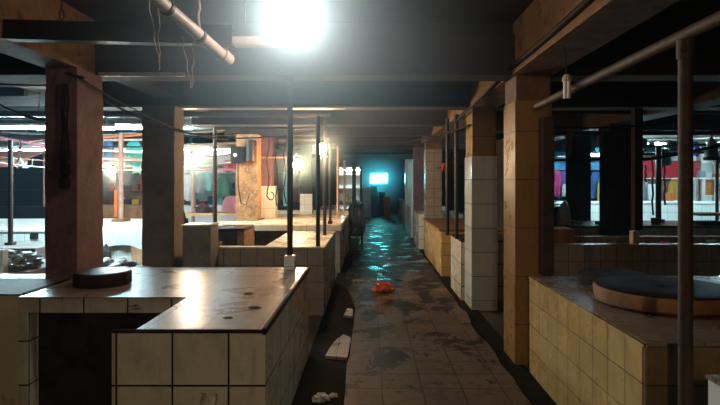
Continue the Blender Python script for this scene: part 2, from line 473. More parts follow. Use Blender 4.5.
# chopping block on it
r = thing('chopping_block', 'dark round chopping block on the near left counter', 'chopping block', (wx(103, 4.08), 4.08, T))
c = r.location
b = B(); lathe(b, [(.195, 0), (.205, .012), (.205, .085), (.195, .10)], c, 40); mesh('log', b, 'wood_dark', r, smooth=True)
b = B(); lathe(b, [(.19, .10), (.188, .104), (.14, .103), (.05, .102)], c, 40); mesh('cutting_face', b, 'wood_dark_top', r, smooth=True)

# scraps on the worktop
for i, (px, py, s, lb) in enumerate(((254, 308, .025, 'dark scrap near the middle of the near left worktop'), (248, 294, .022, 'dark scrap toward the back of the near left worktop'),
                                     (134, 306, .02, 'dark scrap at the left lip of the near left worktop'), (228, 318, .018, 'tiny dark scrap near the worktop front edge'))):
    d = (EYE - T) * F / (py - VY); p = Vector((wx(px, d), d, T))
    b = B(); lump(b, p, s * 1.6, s, s * .35, .4, 2, i, sub=2)
    solo('food_scrap', b, 'wood_dark', lb, 'scrap', p, group='scraps on the near left worktop')

# left neighbour block, ledge behind it
r = thing('market_counter', 'pale cream counter block at the far left edge, cut by the frame', 'counter', (-3.1, 4.0, GZ))
b = B(); box(b, -3.9, -2.455, 3.72, 4.27, GZ, .755); mesh('base', b, 'cream_render', r, uvo=(-2.47, 3.7, .62), bevel=.003)
b = B(); box(b, -3.91, -2.45, 3.71, 4.275, .755, T); mesh('worktop', b, 'grey_box', r, uvo=(-2.45, 3.7, 0))
b = B(); box(b, -4.6, -2.68, 4.5, 4.74, GZ, .73)
solo('tiled_ledge', b, 'tile30', 'low tiled ledge left of the red-brown column', 'ledge', (-3.6, 4.6, GZ), uvo=(-2.68, 4.5, .72), bevel=.004)

# heaps of crumpled plastic behind
for i, (x0, x1, y0, y1, z, lb) in enumerate(((-4.7, -3.55, 5.5, 6.4, .62, 'low cement bench under crumpled plastic at the left edge'), (-3.3, -2.42, 5.3, 6.1, .55, 'low cement bench under crumpled plastic between the two columns'))):
    b = B(); box(b, x0, x1, y0, y1, GZ, z)
    solo('cement_bench', b, 'grey_box', lb, 'bench', ((x0 + x1) / 2, (y0 + y1) / 2, GZ), bevel=.01)
for i, (x, y, z, sx, sy, sz, lb) in enumerate(((-3.95, 5.75, .62, .33, .3, .13, 'crumpled grey plastic sheet left of the red-brown column'), (-2.88, 5.65, .55, .40, .32, .13, 'crumpled grey plastic sheet between the two left columns'))):
    b = B(); lump(b, (x, y, z), sx, sy, sz, .34, 3.6, 4 + i, sub=5)
    solo('plastic_sheet', b, 'tarp', lb, 'plastic sheet', (x, y, z))
b = B(); box(b, wx(-6, 5.5), wx(8, 5.5), 5.42, 5.5, .62, wz(249, 5.5))
solo('white_board', b, 'white_panel', 'pale board standing at the far left edge', 'board', (wx(0, 5.5), 5.46, .62))

# ------------------------------------------------------------------ second left counter
r = thing('market_counter', 'second tiled counter along the left of the aisle, open inside', 'counter', (-1.4, 7.3, GZ))
b = B()
box(b, -2.24, -.55, 6.34, 6.46, GZ, .75); box(b, -.66, -.55, 6.46, 8.4, GZ, .75); box(b, -1.27, -.66, 8.28, 8.4, GZ, .75)
box(b, -1.27, -1.17, 6.46, 8.28, GZ, .75); box(b, -2.24, -2.14, 6.46, 8.4, GZ, .75)
mesh('base', b, 'tile20dim', r, uvo=(-.55, 6.34, .75), bevel=.004)
b = B(); box(b, -1.28, -.545, 6.48, 8.41, .75, .77); mesh('worktop', b, 'tile_tan', r, uvo=(-.55, 6.4, 0))
b = B(); box(b, -2.25, -.545, 6.33, 6.478, .75, .772); mesh('coping', b, 'cream_paint', r, bevel=.005)
b = B(); box(b, wx(183, 6.0), wx(211, 6.0), 5.98, 6.30, GZ, 1.05)
r = thing('pedestal', 'grey rendered pedestal block in front of the second counter', 'pedestal', (wx(197, 6), 6.14, GZ))
mesh('body', b, 'grey_box', r, bevel=.008)
b = B(); box(b, wx(183, 6.0) - .01, wx(211, 6.0) + .01, 5.97, 6.31, 1.05, 1.07); mesh('top_slab', b, 'tile_tan', r, bevel=.004)
r = thing('cold_box', 'dark steel chest with a shiny lid inside the second counter', 'chest', (-1.93, 7.3, GZ))
b = B(); box(b, -2.12, -1.76, 7.0, 7.6, GZ, .90); mesh('body', b, 'steel_dark', r, bevel=.01)
b = B(); box(b, -2.13, -1.66, 6.99, 7.61, .90, .94); mesh('lid', b, 'steel_dark', r, bevel=.012)
b = B(); box(b, -1.755, -1.66, 7.0, 7.6, GZ, .90); mesh('side_panel', b, 'plaster_tan', r)
r = thing('bowl', 'small tan bowl on the coping of the second counter', 'bowl', (wx(217, 6.4), 6.4, .772))
b = B(); c = r.location
lathe(b, [(.03, 0), (.055, .03), (.065, .055), (.058, .055), (.048, .03), (.02, .012)], c, 20); mesh('shell', b, 'bowl', r, smooth=True)
b = B(); lump(b, (wx(183, 6.95), 6.98, GZ), .10, .12, .92, .12, 2, 3)
solo('sack', b, 'sack', 'tall dark sack standing behind the dusty brown column', 'sack', (wx(183, 6.95), 6.98, GZ), smooth=True)

# ------------------------------------------------------------------ third left counter, under the warm bulbs
r = thing('market_counter', 'lamplit tan-topped counter with an open recess, third along the left', 'counter', (-1.7, 10.5, GZ))
b = B()
box(b, -1.27, -.52, 9.25, 9.4, GZ, .72); box(b, -.62, -.52, 9.4, 12.4, GZ, .72); box(b, -2.18, -2.08, 9.25, 12.3, GZ, .72); box(b, -2.08, -.62, 12.2, 12.4, GZ, .72)
box(b, -2.08, -1.27, 9.95, 10.0, GZ, .72)
mesh('base', b, 'tile20dim', r, uvo=(-.52, 9.25, .72), bevel=.004)
b = B(); prism(b, [(-2.9, 9.2), (-.50, 9.2), (-.50, 12.42), (-2.17, 12.42), (-2.17, 10.25), (-2.9, 10.25)], .70, .80)
mesh('worktop', b, 'tile_tan', r, uvo=(-.5, 9.2, 0), bevel=.006)
b = B(); box(b, -2.88, -2.78, 9.3, 10.2, GZ, .70); mesh('side_wall', b, 'plaster_tan', r)
b = B(); box(b, -1.62, -1.29, 9.5, 9.85, GZ, .66)
solo('crate', b, 'wood', 'brown wooden crate in the recess of the third counter', 'crate', (-1.45, 9.7, GZ), bevel=.006)
r = thing('tiled_pier', 'short white tiled pier with a red-brown upper part on the third counter', 'pier', (wx(267, 11), 11.15, .80))
b = B(); box(b, wx(260, 11), wx(275, 11), 11, 11.3, .80, wz(186, 11)); mesh('base', b, 'tile_bright', r)
b = B(); box(b, wx(261, 11), wx(272, 11), 11.02, 11.28, wz(186, 11), BB); mesh('shaft', b, 'plaster_red', r)
r = thing('tiled_pier', 'slim pier with a white foot behind the third counter', 'pier', (wx(306, 13), 13.1, GZ))
b = B(); box(b, wx(300, 13), wx(312, 13), 13, 13.25, GZ, wz(194, 13)); mesh('base', b, 'tile_bright', r)
b = B(); box(b, wx(301, 13), wx(311, 13), 13.02, 13.23, wz(194, 13), BB); mesh('shaft', b, 'plaster_dark', r)
b = B(); box(b, wx(275, 14), wx(346, 14), 14, 14.2, GZ, .80)
solo('low_wall', b, 'tile_tan', 'tan low wall behind the lamplit counter', 'low wall', (-1.5, 14.1, GZ), uvo=(0, 14, .8))

# ------------------------------------------------------------------ right counters
r = thing('market_counter', 'cream tiled counter near right, carrying the big round block', 'counter', (2.2, 3.5, GZ))
b = B()
box(b, 1.33, 1.43, 2.59, 4.42, GZ, .75); box(b, 1.43, 3.6, 4.32, 4.42, GZ, .75); box(b, 3.5, 3.6, 2.67, 4.32, GZ, .75)
mesh('base', b, 'tile20', r, uvo=(1.33, 2.565, .765), bevel=.004)
b = B(); box(b, 1.335, 3.6, 2.56, 2.588, GZ, .749)  # front in a darker brown tile than the rest of the base
o = mesh('front_wall', b, 'tile20_brown', r, uvo=(1.33, 2.565, .765)); o['label'] = 'darker brown tiled front'
b = B(); box(b, 1.345, 3.6, 2.58, 4.425, .75, T); mesh('worktop', b, 'tile_top20', r, uvo=(1.33, 2.6, 0))
b = B(); box(b, 1.325, 1.345, 2.565, 4.425, .748, .768); mesh('edge_trim', b, 'tile20', r, uvo=(1.33, 2.565, .765))
r = thing('chopping_block', 'big round orange-brown chopping block on the near right counter', 'chopping block', (1.91, 3.45, T))
c = r.location
b = B(); lathe(b, [(.405, 0), (.42, .012), (.425, .09), (.415, .105)], c, 56); lg = mesh('log', b, 'wood_block', r, smooth=True)
b = B(); lathe(b, [(.413, .105), (.405, .109), (.2, .106), (.05, .105)], c, 56); mesh('cutting_face', b, 'wood_wet', r, smooth=True)
b = B(); tube(b, [(c.x + .426 * math.cos(a), c.y + .426 * math.sin(a), T + .02) for a in [2 * math.pi * k / 56 for k in range(57)]], .006, 6); mesh('hoop', b, 'iron', lg)
r = thing('chopping_block', 'low blackened block behind the big orange-brown chopping block', 'chopping block', (1.90, 4.145, T))
c = r.location
b = B(); lathe(b, [(.25, 0), (.262, .01), (.262, .062), (.25, .07)], c, 48); mesh('log', b, 'wood_dark', r, smooth=True)
b = B(); lathe(b, [(.249, .07), (.24, .073), (.05, .071)], c, 48); mesh('cutting_face', b, 'wood_dark', r, smooth=True)
r = thing('market_counter', 'white tiled counter corner at the bottom right edge', 'counter', (2.2, 1.6, GZ))
b = B(); box(b, 1.376, 3.4, 1.0, 2.16, GZ, .75); mesh('base', b, 'tile_bright', r, uvo=(1.376, 2.16, .75), bevel=.004)
b = B(); box(b, 1.37, 3.4, .995, 2.165, .75, T); mesh('worktop', b, 'tile_top20', r)

r = thing('market_counter', 'dim tiled counter across the second right row', 'counter', (4.4, 7.0, GZ))
b = B(); box(b, 2.2, 7.0, 6.65, 6.77, GZ, .75); box(b, 2.2, 2.32, 6.77, 7.9, GZ, .75); box(b, 2.32, 7.0, 7.78, 7.9, GZ, .75)
mesh('base', b, 'tile20dim', r, uvo=(2.49, 6.65, .755), bevel=.004)
b = B(); box(b, 2.19, 7.0, 6.64, 6.80, .75, .765); mesh('coping', b, 'tile_top20', r)
b = B(); box(b, 2.32, 7.0, 6.8, 7.78, .60, .66); mesh('inner_shelf', b, 'wood_dark', r)
r = thing('market_counter', 'dark wet-topped counter across the third right row', 'counter', (5.2, 9.6, GZ))
b = B(); box(b, 2.4, 8.4, 9.1, 10.3, GZ, .76); mesh('base', b, 'tile20dim', r, uvo=(2.4, 9.1, .76))
b = B(); box(b, 2.38, 8.4, 9.08, 10.32, .76, .80); mesh('worktop', b, 'steel_dark', r, bevel=.006)
r = thing('market_counter', 'bright white tiled counter below the red banner stall', 'counter', (6.6, 12.7, GZ))
b = B(); box(b, 4.3, 9.4, 12.3, 13.2, GZ, 1.04); mesh('base', b, 'tile_bright', r, uvo=(4.3, 12.3, 1.04))
b = B(); box(b, 4.28, 9.4, 12.28, 13.22, 1.04, 1.08); mesh('worktop', b, 'white_panel', r, bevel=.006)

# things on the right rows
def rbox(name, px0, px1, py0, py1, d, dep, mat, label, cat, z0=None, bevel=.01, **kw):
    z0 = wz(py1, d) if z0 is None else z0
    b = B(); box(b, wx(px0, d), wx(px1, d), d, d + dep, z0, wz(py0, d))
    return solo(name, b, mat, label, cat, ((wx(px0, d) + wx(px1, d)) / 2, d + dep / 2, z0), bevel=bevel, **kw)


rbox('carton', 554, 575, 229, 243, 7.0, .35, 'wood_block', 'orange-brown carton beside the ochre pillar post', 'carton', z0=.66)
rbox('concrete_block', 633, 640, 231, 245, 6.68, .1, 'cream_paint', 'small pale block at the foot of a dark post', 'block', z0=.765)
rbox('black_crate', 553, 574, 207, 216, 9.3, .4, 'black', 'black crate on the third right row', 'crate', z0=.80)
rbox('tool_box', 602, 610, 222, 229, 9.2, .3, 'black', 'small black box on the third right row', 'box', z0=.80)
rbox('timber_plank', 700, 735, 216, 222, 9.2, .5, 'wood', 'brown plank raised on a black tub, right edge', 'plank', z0=1.0)
rbox('black_tub', 704, 728, 222, 230, 9.25, .4, 'black', 'black tub under the brown plank', 'tub', z0=.80)
b = B(); obox(b, wp(580, 222, 8.3) + Vector((0, .8, .0)), wp(602, 226, 8.3) + Vector((0, .8, -.01)), .12, .035)
solo('timber_plank', b, 'wood_light', 'pale plank end lying across the third right row', 'plank', wp(590, 226, 9.2))
for i, (px, py, w, c, lb) in enumerate(((655, 220, .07, 'black', 'round black pot left of the rusty pole'), (648, 231, .05, 'steel_dark', 'small dark pot on the second right row'),
                                        (620, 231, .06, 'steel_dark', 'low dark pan on the second right row'), (712, 233, .06, 'grey_plastic', 'small grey tub right of the rusty pole'),
                                        (665, 231, .05, 'red_bag', 'small red tub left of the rusty pole'))):
    d, z = (9.5, .80) if py < 225 else (7.3, .66)
    p = Vector((wx(px, d), d, z)); b = B()
    lathe(b, [(w * .8, 0), (w, w * .4), (w, w * 1.5), (w * .9, w * 1.5), (w * .85, w * .4), (w * .5, w * .3)], p, 20)
    solo('pot', b, c, lb, 'pot', p, smooth=True)

# the second bay of right counters along the aisle
r = thing('market_counter', 'cream tiled low counter just behind the white pillar', 'counter', (1.9, 7.6, GZ))
b = B(); box(b, 1.22, 2.15, 7.1, 8.0, GZ, .75); mesh('base', b, 'tile30', r, uvo=(1.22, 7.1, .75), bevel=.004)
b = B(); box(b, 1.21, 2.15, 7.09, 8.01, .75, .77); mesh('worktop', b, 'wood_dark', r, bevel=.004)
r = thing('market_counter', 'lamplit ochre counter in front of the tan tiled pillar', 'counter', (1.9, 10.2, GZ))
b = B(); box(b, 1.2, 2.26, 8.9, 11.6, GZ, .72); mesh('base', b, 'tile20', r, uvo=(1.2, 8.9, .72), bevel=.004)
b = B(); box(b, 1.16, 2.28, 8.88, 11.62, .72, .76); mesh('worktop', b, 'wood', r, bevel=.006)
for i, (y0, y1, z, mt, lb) in enumerate(((12.5, 14.0, .8, 'tile30', 'grey counter past the tan tiled pillar'), (15.0, 17.0, .85, 'tile_white', 'pale counter near the end of the aisle on the right'),
                                         (18.2, 21, .9, 'tile20dim', 'last dim counter on the right of the aisle'))):
    b = B(); box(b, 1.15, 2.2, y0, y1, GZ, z)
    solo('low_counter', b, mt, lb, 'counter', (1.7, (y0 + y1) / 2, GZ), uvo=(1.15, y0, z), bevel=.01)
for i, (y0, y1, z, mt, lb) in enumerate(((14.6, 17.2, .8, 'tile20dim', 'dim counter past the tarpaulin cart on the left'),)):
    b = B(); box(b, -1.5, -.62, y0, y1, GZ, z)
    solo('low_counter', b, mt, lb, 'counter', (-1.0, (y0 + y1) / 2, GZ), uvo=(-.62, y0, z), bevel=.01)
b = B(); box(b, 1.2, 1.34, 15.2, 17.2, .85, 2.2)
solo('wall_panel', b, 'white_panel', 'grey-white upright panel on the pale aisle counter', 'panel', (1.27, 16.2, .85), bevel=.01)

# added dark partition, standing in for shade in the second right bay's upper part
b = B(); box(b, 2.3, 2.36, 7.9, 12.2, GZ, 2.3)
solo('shade_partition', b, 'plaster_dark', 'added dark partition standing in for shade behind the right aisle counters', 'partition', (2.33, 10, GZ))
b = B(); box(b, 1.62, 1.70, 8.05, 8.8, .9, 1.15)
b2 = B(); obox(b2, (1.15, 8.9, wz(168, 8.9)), (1.75, 8.9, wz(163, 8.9)), .5, .03)
solo('plank_shelf', b2, 'wood_dark', 'dark plank shelf above the lamplit ochre counter', 'shelf', (1.4, 8.9, wz(168, 8.9)))
b.free()
b = B(); sheet(b, lambda u, v: (wx(441.5, 8.3) + .06 * u, 8.3 + .01 * math.sin(6 * u + 4 * v), wz(163, 8.3) - .13 * v), 4, 5, .006)
solo('hanging_cloth', b, 'c_red', 'small red rag hanging over the right aisle counters', 'rag', wp(443, 171, 8.3))

# ------------------------------------------------------------------ posts
def post(px, d, z0, z1, r_, mat, label, foot=None, square=False, name='post', grp=None):
    x = wx(px, d)
    t = thing(name, label, 'post', (x, d, z0), group=grp)
    b = B()
    if foot:
        fb = B(); box(fb, x - foot[0] / 2, x + foot[0] / 2, d - foot[0] / 2, d + foot[0] / 2, z0, z0 + foot[1]); mesh('foot', fb, foot[2], t, bevel=.004)
        z0 += foot[1]
    if square: box(b, x - r_, x + r_, d - r_, d + r_, z0, z1)
    else: tube(b, [(x, d, z0), (x, d, z1)], r_, 16)
    mesh('shaft', b, mat, t, smooth=not square)
    return t


post(290, 4.75, T, BB, .026, 'iron', 'dark iron post in a white foot on the near left counter', (.095, .13, 'tile_bright'))
post(318, 6.42, .772, 2.35, .026, 'iron', 'dark post rising from the corner of the second counter')
post(324.7, 7.8, .77, BB, .026, 'iron', 'dark post standing on the second counter worktop')
post(330.2, 9.5, .80, BB, .024, 'iron', 'dark post at the front of the third counter', (.08, .06, 'rust'))
post(337.8, 11.2, .80, 2.3, .022, 'orange_paint', 'orange post on the back of the third counter', (.09, .05, 'orange_paint'))
post(344.5, 13.6, GZ, 2.1, .03, 'pink_paint', 'slim red-brown post beyond the orange post')
post(346.2, 12.1, GZ, wz(211, 12.1), .05, 'cream_paint', 'short cream post at the aisle edge by the dark cart', square=True)
post(354, 16.5, GZ, 2.3, .06, 'plaster_dark', 'dark post before the small bright stall at the aisle end', square=True)
post(215, 8.9, GZ, BB, .035, 'rust', 'brown post behind the dark steel chest')
post(10.5, 8.0, .60, wz(140, 8.0), .035, 'iron', 'grey iron post on the low grey bench at the far left', (.11, .04, 'iron'))
post(121, 11.2, .72, 2.6, .05, 'pink_paint', 'pink post on a brown plate upon the long white counter', (.28, .05, 'wood'))
post(193, 13, GZ, 2.5, .04, 'pink_paint', 'pink post under the brightest warm bulb')
post(637, 6.72, .765 + .18, BB, .05, 'plaster_dark', 'dark post rising from the pale block', square=True)
post(658.5, 10, .80, 2.2, .05, 'iron', 'dark post left of the rusty pole', (.16, .05, 'iron'))
post(717, 10.1, .80, 2.3, .03, 'iron', 'thin dark post at the right edge')
post(447.5, 7.75, .77, BB, .028, 'iron', 'dark post on the low counter behind the white pillar')
post(456.5, 7.3, .77, BB, .028, 'iron', 'dark post nearest the white pillar on its low counter')
x = 1.50
b = B(); box(b, wx(541, 4.5), wx(553, 4.5), 4.46, 4.57, T, 2.10)
solo('timber_post', b, 'rust', 'brown timber post against the ochre tiled pillar', 'post', (wx(547, 4.5), 4.5, T), bevel=.008)
# big rusty pole with the pipe across its head
r = thing('iron_pole', 'thick rusty pole at the right between two counters', 'pole', (wx(685.5, 2.37), 2.37, GZ))
x = r.location.x
b = B(); tube(b, [(x, 2.37, GZ), (x, 2.37, 2.17)], .030, 20); mesh('shaft', b, 'rust', r, smooth=True)
b = B(); tube(b, [(x, 2.37, 2.10), (x, 2.37, 2.185)], .037, 20); cl = mesh('collar', b, 'rust', r, smooth=True)
b = B(); tube(b, [(x - .03, 2.33, 2.13), (x - .045, 2.31, 2.13)], .012, 8); mesh('bolt', b, 'iron', cl)
b = B(); tube(b, [(1.40, 4.45, 2.185), (1.425, 2.37, 2.215), (1.43, .6, 2.23)], .030, 16)
solo('iron_pipe', b, 'rust', 'rusty pipe lying level over the thick rusty pole', 'pipe', (1.42, 2.37, 2.185), smooth=True)

# ------------------------------------------------------------------ overhead pipes, strings, cables
r = thing('drain_pipe', 'dusty white pipe slanting down beside the lamp', 'pipe', wp(190, 28, 3.2))
p0, p1 = wp(148, -9, 2.85), wp(226, 58, 3.52)
b = B(); tube(b, [p0, p1], .037, 18); mesh('tube', b, 'pvc', r, smooth=True)
dv = (p1 - p0).normalized()
for k in (.22, .62):
    q = p0.lerp(p1, k); b = B(); tube(b, [q - dv * .012, q + dv * .012], .043, 18); mesh('clamp', b, 'iron', r, smooth=True)
b = B(); tube(b, [p1 - dv * .05, p1 + dv * .03], .046, 18); mesh('end_cap', b, 'pvc', r, smooth=True)
r = thing('drain_pipe', 'level dusty white pipe running behind the bright lamp', 'pipe', wp(260, 42, 3.7))
b = B(); tube(b, [wp(214, 42, 3.72), wp(302, 42, 3.66)], .038, 18); mesh('tube', b, 'pvc', r, smooth=True)
b = B(); tube(b, [wp(222, 42, 3.72), wp(228, 42, 3.715)], .046, 18); mesh('coupling', b, 'pvc', r, smooth=True)
b = B(); tube(b, [wp(245, 42, 3.7), wp(245, 20, 3.7) + Vector((0, 0, .6))], .006, 8); mesh('hanger', b, 'iron', r)

STR = ((147, -10, 160, 70, 3.1, 'string tied left of the slanting pipe, reaching lowest'), (158.5, -10, 159, 62, 3.15, 'straight string crossing the slanting pipe head'),
       (182, 36, 191, 88, 3.3, 'left leg of the string pair under the slanting pipe'), (194, 36, 192, 88, 3.35, 'right leg of the string pair under the slanting pipe'),
       (198.5, -20, 199, 36, 3.35, 'pale cord holding up the slanting pipe'))
for (x0, y0, x1, y1, d, lb) in STR:
    a, c = wp(x0, y0, d), wp(x1, y1, d)
    a.z = min(a.z, CEIL)
    b = B(); pts = [a.lerp(c, k / 8) + Vector((.006 * math.sin(k * 2.1), .004 * math.cos(k * 1.7), 0)) for k in range(9)]
    tube(b, pts, .004 if d < 3.34 or x0 != 198.5 else .009, 6)
    solo('hanging_string', b, 'string', lb, 'string', a, group='strings hanging by the pipes')
a = wp(62, -12, 3.3)
b = B(); tube(b, [a] + [wp(62 + dx, y, 3.3) for dx, y in ((0, 2), (-1, 9), (-2.5, 14), (-2, 18), (0, 20), (2, 18), (2, 14), (.5, 9))], .005, 6)
solo('wire_loop', b, 'iron', 'wire loop hanging from the ceiling at upper left', 'wire', a)

CAB = (((1.22, 2.0, BB + .13), (1.22, 4.5, BB + .06), .02, .022, 'thick black cable along the near right beam'),
       ((1.20, 4.5, BB + .06), (1.20, 11.8, BB - .06), .10, .016, 'thick black cable sagging past the pillars'),
       (wp(0, 84, 5.2), wp(110, 80, 5.4), .03, .008, 'thin cable running left of the near column head'),
       (wp(20, 46, 4.40), wp(84, 78, 4.28), .04, .012, 'dark cable sloping along the ochre left beam'),
       (wp(79, 78, 4.28), wp(229, 140, 8.2), .12, .008, 'dark cable slung from the near column to the far roof'),
       (wp(104, 100, 5.2), wp(250, 130, 8.5), .2, .012, 'sagging black cable between the left columns'),
       (wp(0, 105, 7.2), wp(60, 122, 7.2), .05, .018, 'black cable bundle at the upper left edge'),
       (wp(180, 135, 8.5), wp(330, 128, 8.5), .10, .012, 'black cable slung behind the second cross beam'),
       (wp(380, 142, 10.5), wp(470, 125, 6.6), .08, .012, 'black cable crossing to the white pillar head'),
       (wp(553, 127, 6.4), wp(700, 118, 6.4), .05, .012, 'black cable along the right roof beam'),
       (wp(545, 160, 8.0), wp(640, 155, 8.0), .03, .02, 'dark cable level with the red banner top'),
       (wp(640, 160, 9.5), wp(760, 135, 9.5), .04, .03, 'thick dark cable rising to the right edge'))
for a, c, s, rad, lb in CAB:
    b = B(); tube(b, sag(a, c, s), rad, 8)
    solo('electric_cable', b, 'rubber', lb, 'cable', a, smooth=True)
# dark level steel pipe seen under the second beam
for (y, z, x0, x1, rad, mt, lb) in ((8.0, wz(114, 8.0), -6.2, -.6, .05, 'iron', 'dark level pipe below the second beam on the left'),
                                   (9.0, wz(128, 9.0), -6.5, -.7, .03, 'iron', 'thin dark rail behind the level pipe on the left'),
                                   (10.9, wz(157.5, 10.9), -2.6, -1.4, .018, 'orange_paint', 'thin orange rod by the flaking tan column'),
                                   (8.4, wz(133, 8.4), 2.5, 6.5, .035, 'iron', 'dark level pipe over the right rows'),
                                   (7.4, wz(112, 7.4), 2.2, 6.4, .03, 'iron', 'dark upper rail over the right rows')):
    b = B(); tube(b, [(x0, y, z), (x1, y, z)], rad, 12)
    solo('steel_pipe', b, mt, lb, 'pipe', (x0, y, z), smooth=True)
# wooden ledge lit under the second beam
b = B(); box(b, wx(180, 6.4), wx(345, 6.4), 6.40, 6.54, wz(108, 6.4), wz(106.5, 6.4) + .008)
solo('batten', b, 'pvc', 'pale batten nailed along the second cross beam', 'batten', (wx(260, 6.4), 6.45, wz(108, 6.4)))
b = B(); box(b, wx(100, 4.58), wx(185, 4.58), 4.55, 4.595, wz(76.5, 4.58), wz(73, 4.58))
solo('batten', b, 'pvc', 'pale batten under the near cross beam beside the red-brown column', 'batten', (wx(140, 4.58), 4.57, wz(76.5, 4.58)))

# electric meter gear and cables on the red-brown column
r = thing('switch_box', 'black switch boxes with cables on the red-brown column', 'switch box', (wx(65.5, 4.27), 4.275, wz(190, 4.27)))
b = B()
for k, (py, h) in enumerate(((183, 5), (169, 6), (155, 5))):
    q = B(); box(q, wx(61.5, 4.27) + .008 * (k % 2), wx(69.5, 4.27), 4.225, 4.295, wz(py + h, 4.27), wz(py - h, 4.27)); mesh('housing', q, 'black', r, bevel=.01)
b.free()
for k, dx in enumerate((-3, 0, 2.5)):
    q = B(); tube(q, [wp(65 + dx + math.sin(j * 1.3 + k) * .9, 188 - j * 9.5 if k else 184 - j * 9.2, 4.275 - .012 * (k % 2)) for j in range(12)], .008, 6); mesh('cable', q, 'rubber', r, smooth=True)
# black loudspeaker-like meter on the tan column
r = thing('electric_meter', 'black meter box on the flaking tan column', 'meter', (wx(239, 10.2), 10.2, wz(163, 10.2)))
b = B(); box(b, wx(232, 10.2), wx(245, 10.2), 10.08, 10.28, wz(163, 10.2), wz(147, 10.2)); mesh('housing', b, 'black', r, bevel=.015)
b = B(); tube(b, [wp(235.5, 155, 10.08) , wp(235.5, 155, 10.08) + Vector((0, -.03, 0))], .035, 16); mesh('dial', b, 'c_white', r)
b = B(); tube(b, [wp(238, 163, 10.15), wp(238, 185, 10.15), wp(241, 203, 10.15), wp(246, 205, 10.2), wp(249, 196, 10.24)], .012, 8); mesh('cable', b, 'rubber', r, smooth=True)
b = B(); tube(b, [wp(250, 140, 10.2), wp(250, 161, 10.2)], .10, 16)
solo('drain_pipe', b, 'iron', 'short dark downpipe above the flaking tan column', 'pipe', wp(250, 161, 10.2), smooth=True)
for i, (px, y0, y1, lb) in enumerate(((268, 135, 196, 'hanging cable before the white pier, first of three loops'), (277, 135, 204, 'hanging cable right of the white pier with a hooked end'), (285, 140, 200, 'hanging cable with a loop beside the cyan board'))):
    b = B(); pts = [wp(px + math.sin(k * 1.1 + i) * 1.2, y0 + (y1 - y0) * k / 10, 9.9) for k in range(11)]
    pts += [wp(px + 3 - 3 * math.cos(k * .6), y1 + 4 * math.sin(k * .6), 9.9) for k in range(1, 9)]
    tube(b, pts, .012, 6)
    solo('hanging_cable', b, 'rubber', lb, 'cable', pts[0], smooth=True)

# ------------------------------------------------------------------ lamps
def bulb(px, py, d, rad, mat, label, top=None, name='light_bulb', sock='iron', cfl=False):
    c = wp(px, py, d); top = CEIL if top is None else top
    r = thing(name, label, 'lamp', c)
    b = B(); n = 14
    prof = [(rad * .02, -rad)] + [(rad * math.sin(math.pi * k / n), -rad * math.cos(math.pi * k / n)) for k in range(1, n - 2)] + [(rad * .42, rad * 1.15), (rad * .38, rad * 1.3)]
    lathe(b, prof, c, 24); glass = b
    b = B(); tube(b, [c + Vector((0, 0, rad * 1.3)), c + Vector((0, 0, rad * 1.3 + .06))], max(.02, rad * .42), 16); so = mesh('socket', b, sock, r, smooth=True)
    mesh('glass_bulb', glass, mat, so, smooth=True)
    b = B(); tube(b, [c + Vector((0, 0, rad * 1.3 + .05)), Vector((c.x, c.y, max(top, c.z + rad * 1.3 + .1)))], .005, 6); mesh('cord', b, 'rubber', r)
    return r


LAMP_GLOW = [(wp(294, 20, 3.35), 1.7, 1.5)] + [(wp(378, 178, 24.5), 2.2, 1.0)] + [(wp(*q), rr_, ss_) for q, rr_, ss_ in (((322, 150, 7.6), .8, .5), ((297, 165, 10.2), .9, .6), ((191, 159, 9.85), 1.1, .8), ((113, 171, 11.5), 1.0, .8))]  # centres of the added scattering that imitates lens glow
bulb(294, 18, 3.35, .09, 'main_bulb', 'big cool white lamp glowing under the ceiling over the left counter')
bulb(322, 150, 7.6, .065, 'warm_bulb', 'warm bulb nearest the aisle among the dark posts')
bulb(297, 165, 10.2, .08, 'warm_bulb', 'warm bulb over the third counter behind the iron post')
bulb(191, 159, 9.85, .065, 'warm_bulb', 'brightest warm bulb right of the dusty brown column')
bulb(113, 171, 11.5, .055, 'warm_bulb', 'warm bulb between the two left columns')
# unseen bulb added behind the viewer to light the near tile faces
c = bulb(355, 90, -1.0, .06, 'rear_fill_bulb', 'added unseen yellow bulb over the aisle behind the viewpoint')
c.location = (.25, -1.3, 2.3)
b = B(); lathe(b, [(.20, -.03), (.19, -.015), (.10, .05), (.035, .10), (.03, .105), (.03, .095), (.09, .04), (.18, -.02)], c.location, 28)
mesh('shade', b, 'iron', c, smooth=True)  # dish shaped to keep the added light off the ceiling
# unlit compact lamp on the right
c = wp(567, 90, 3.6)
r = thing('light_bulb', 'unlit white tube lamp hanging under the right beam', 'lamp', c)
for k in range(4):
    b = B(); a = math.pi / 2 * k + .4
    tube(b, [(c.x + .016 * math.cos(a), c.y + .016 * math.sin(a), c.z - .058), (c.x + .016 * math.cos(a), c.y + .016 * math.sin(a), c.z + .06)], .0135, 10); mesh('glass_tube', b, 'unlit', r, smooth=True)
b = B(); lathe(b, [(.032, .058), (.032, .085), (.018, .105)], c, 18); mesh('socket', b, 'cream_paint', r, smooth=True)
b = B(); tube(b, sag((c.x, c.y, c.z + .07), (c.x - .02, c.y, BB), -.01), .005, 6); mesh('cord', b, 'rubber', r)
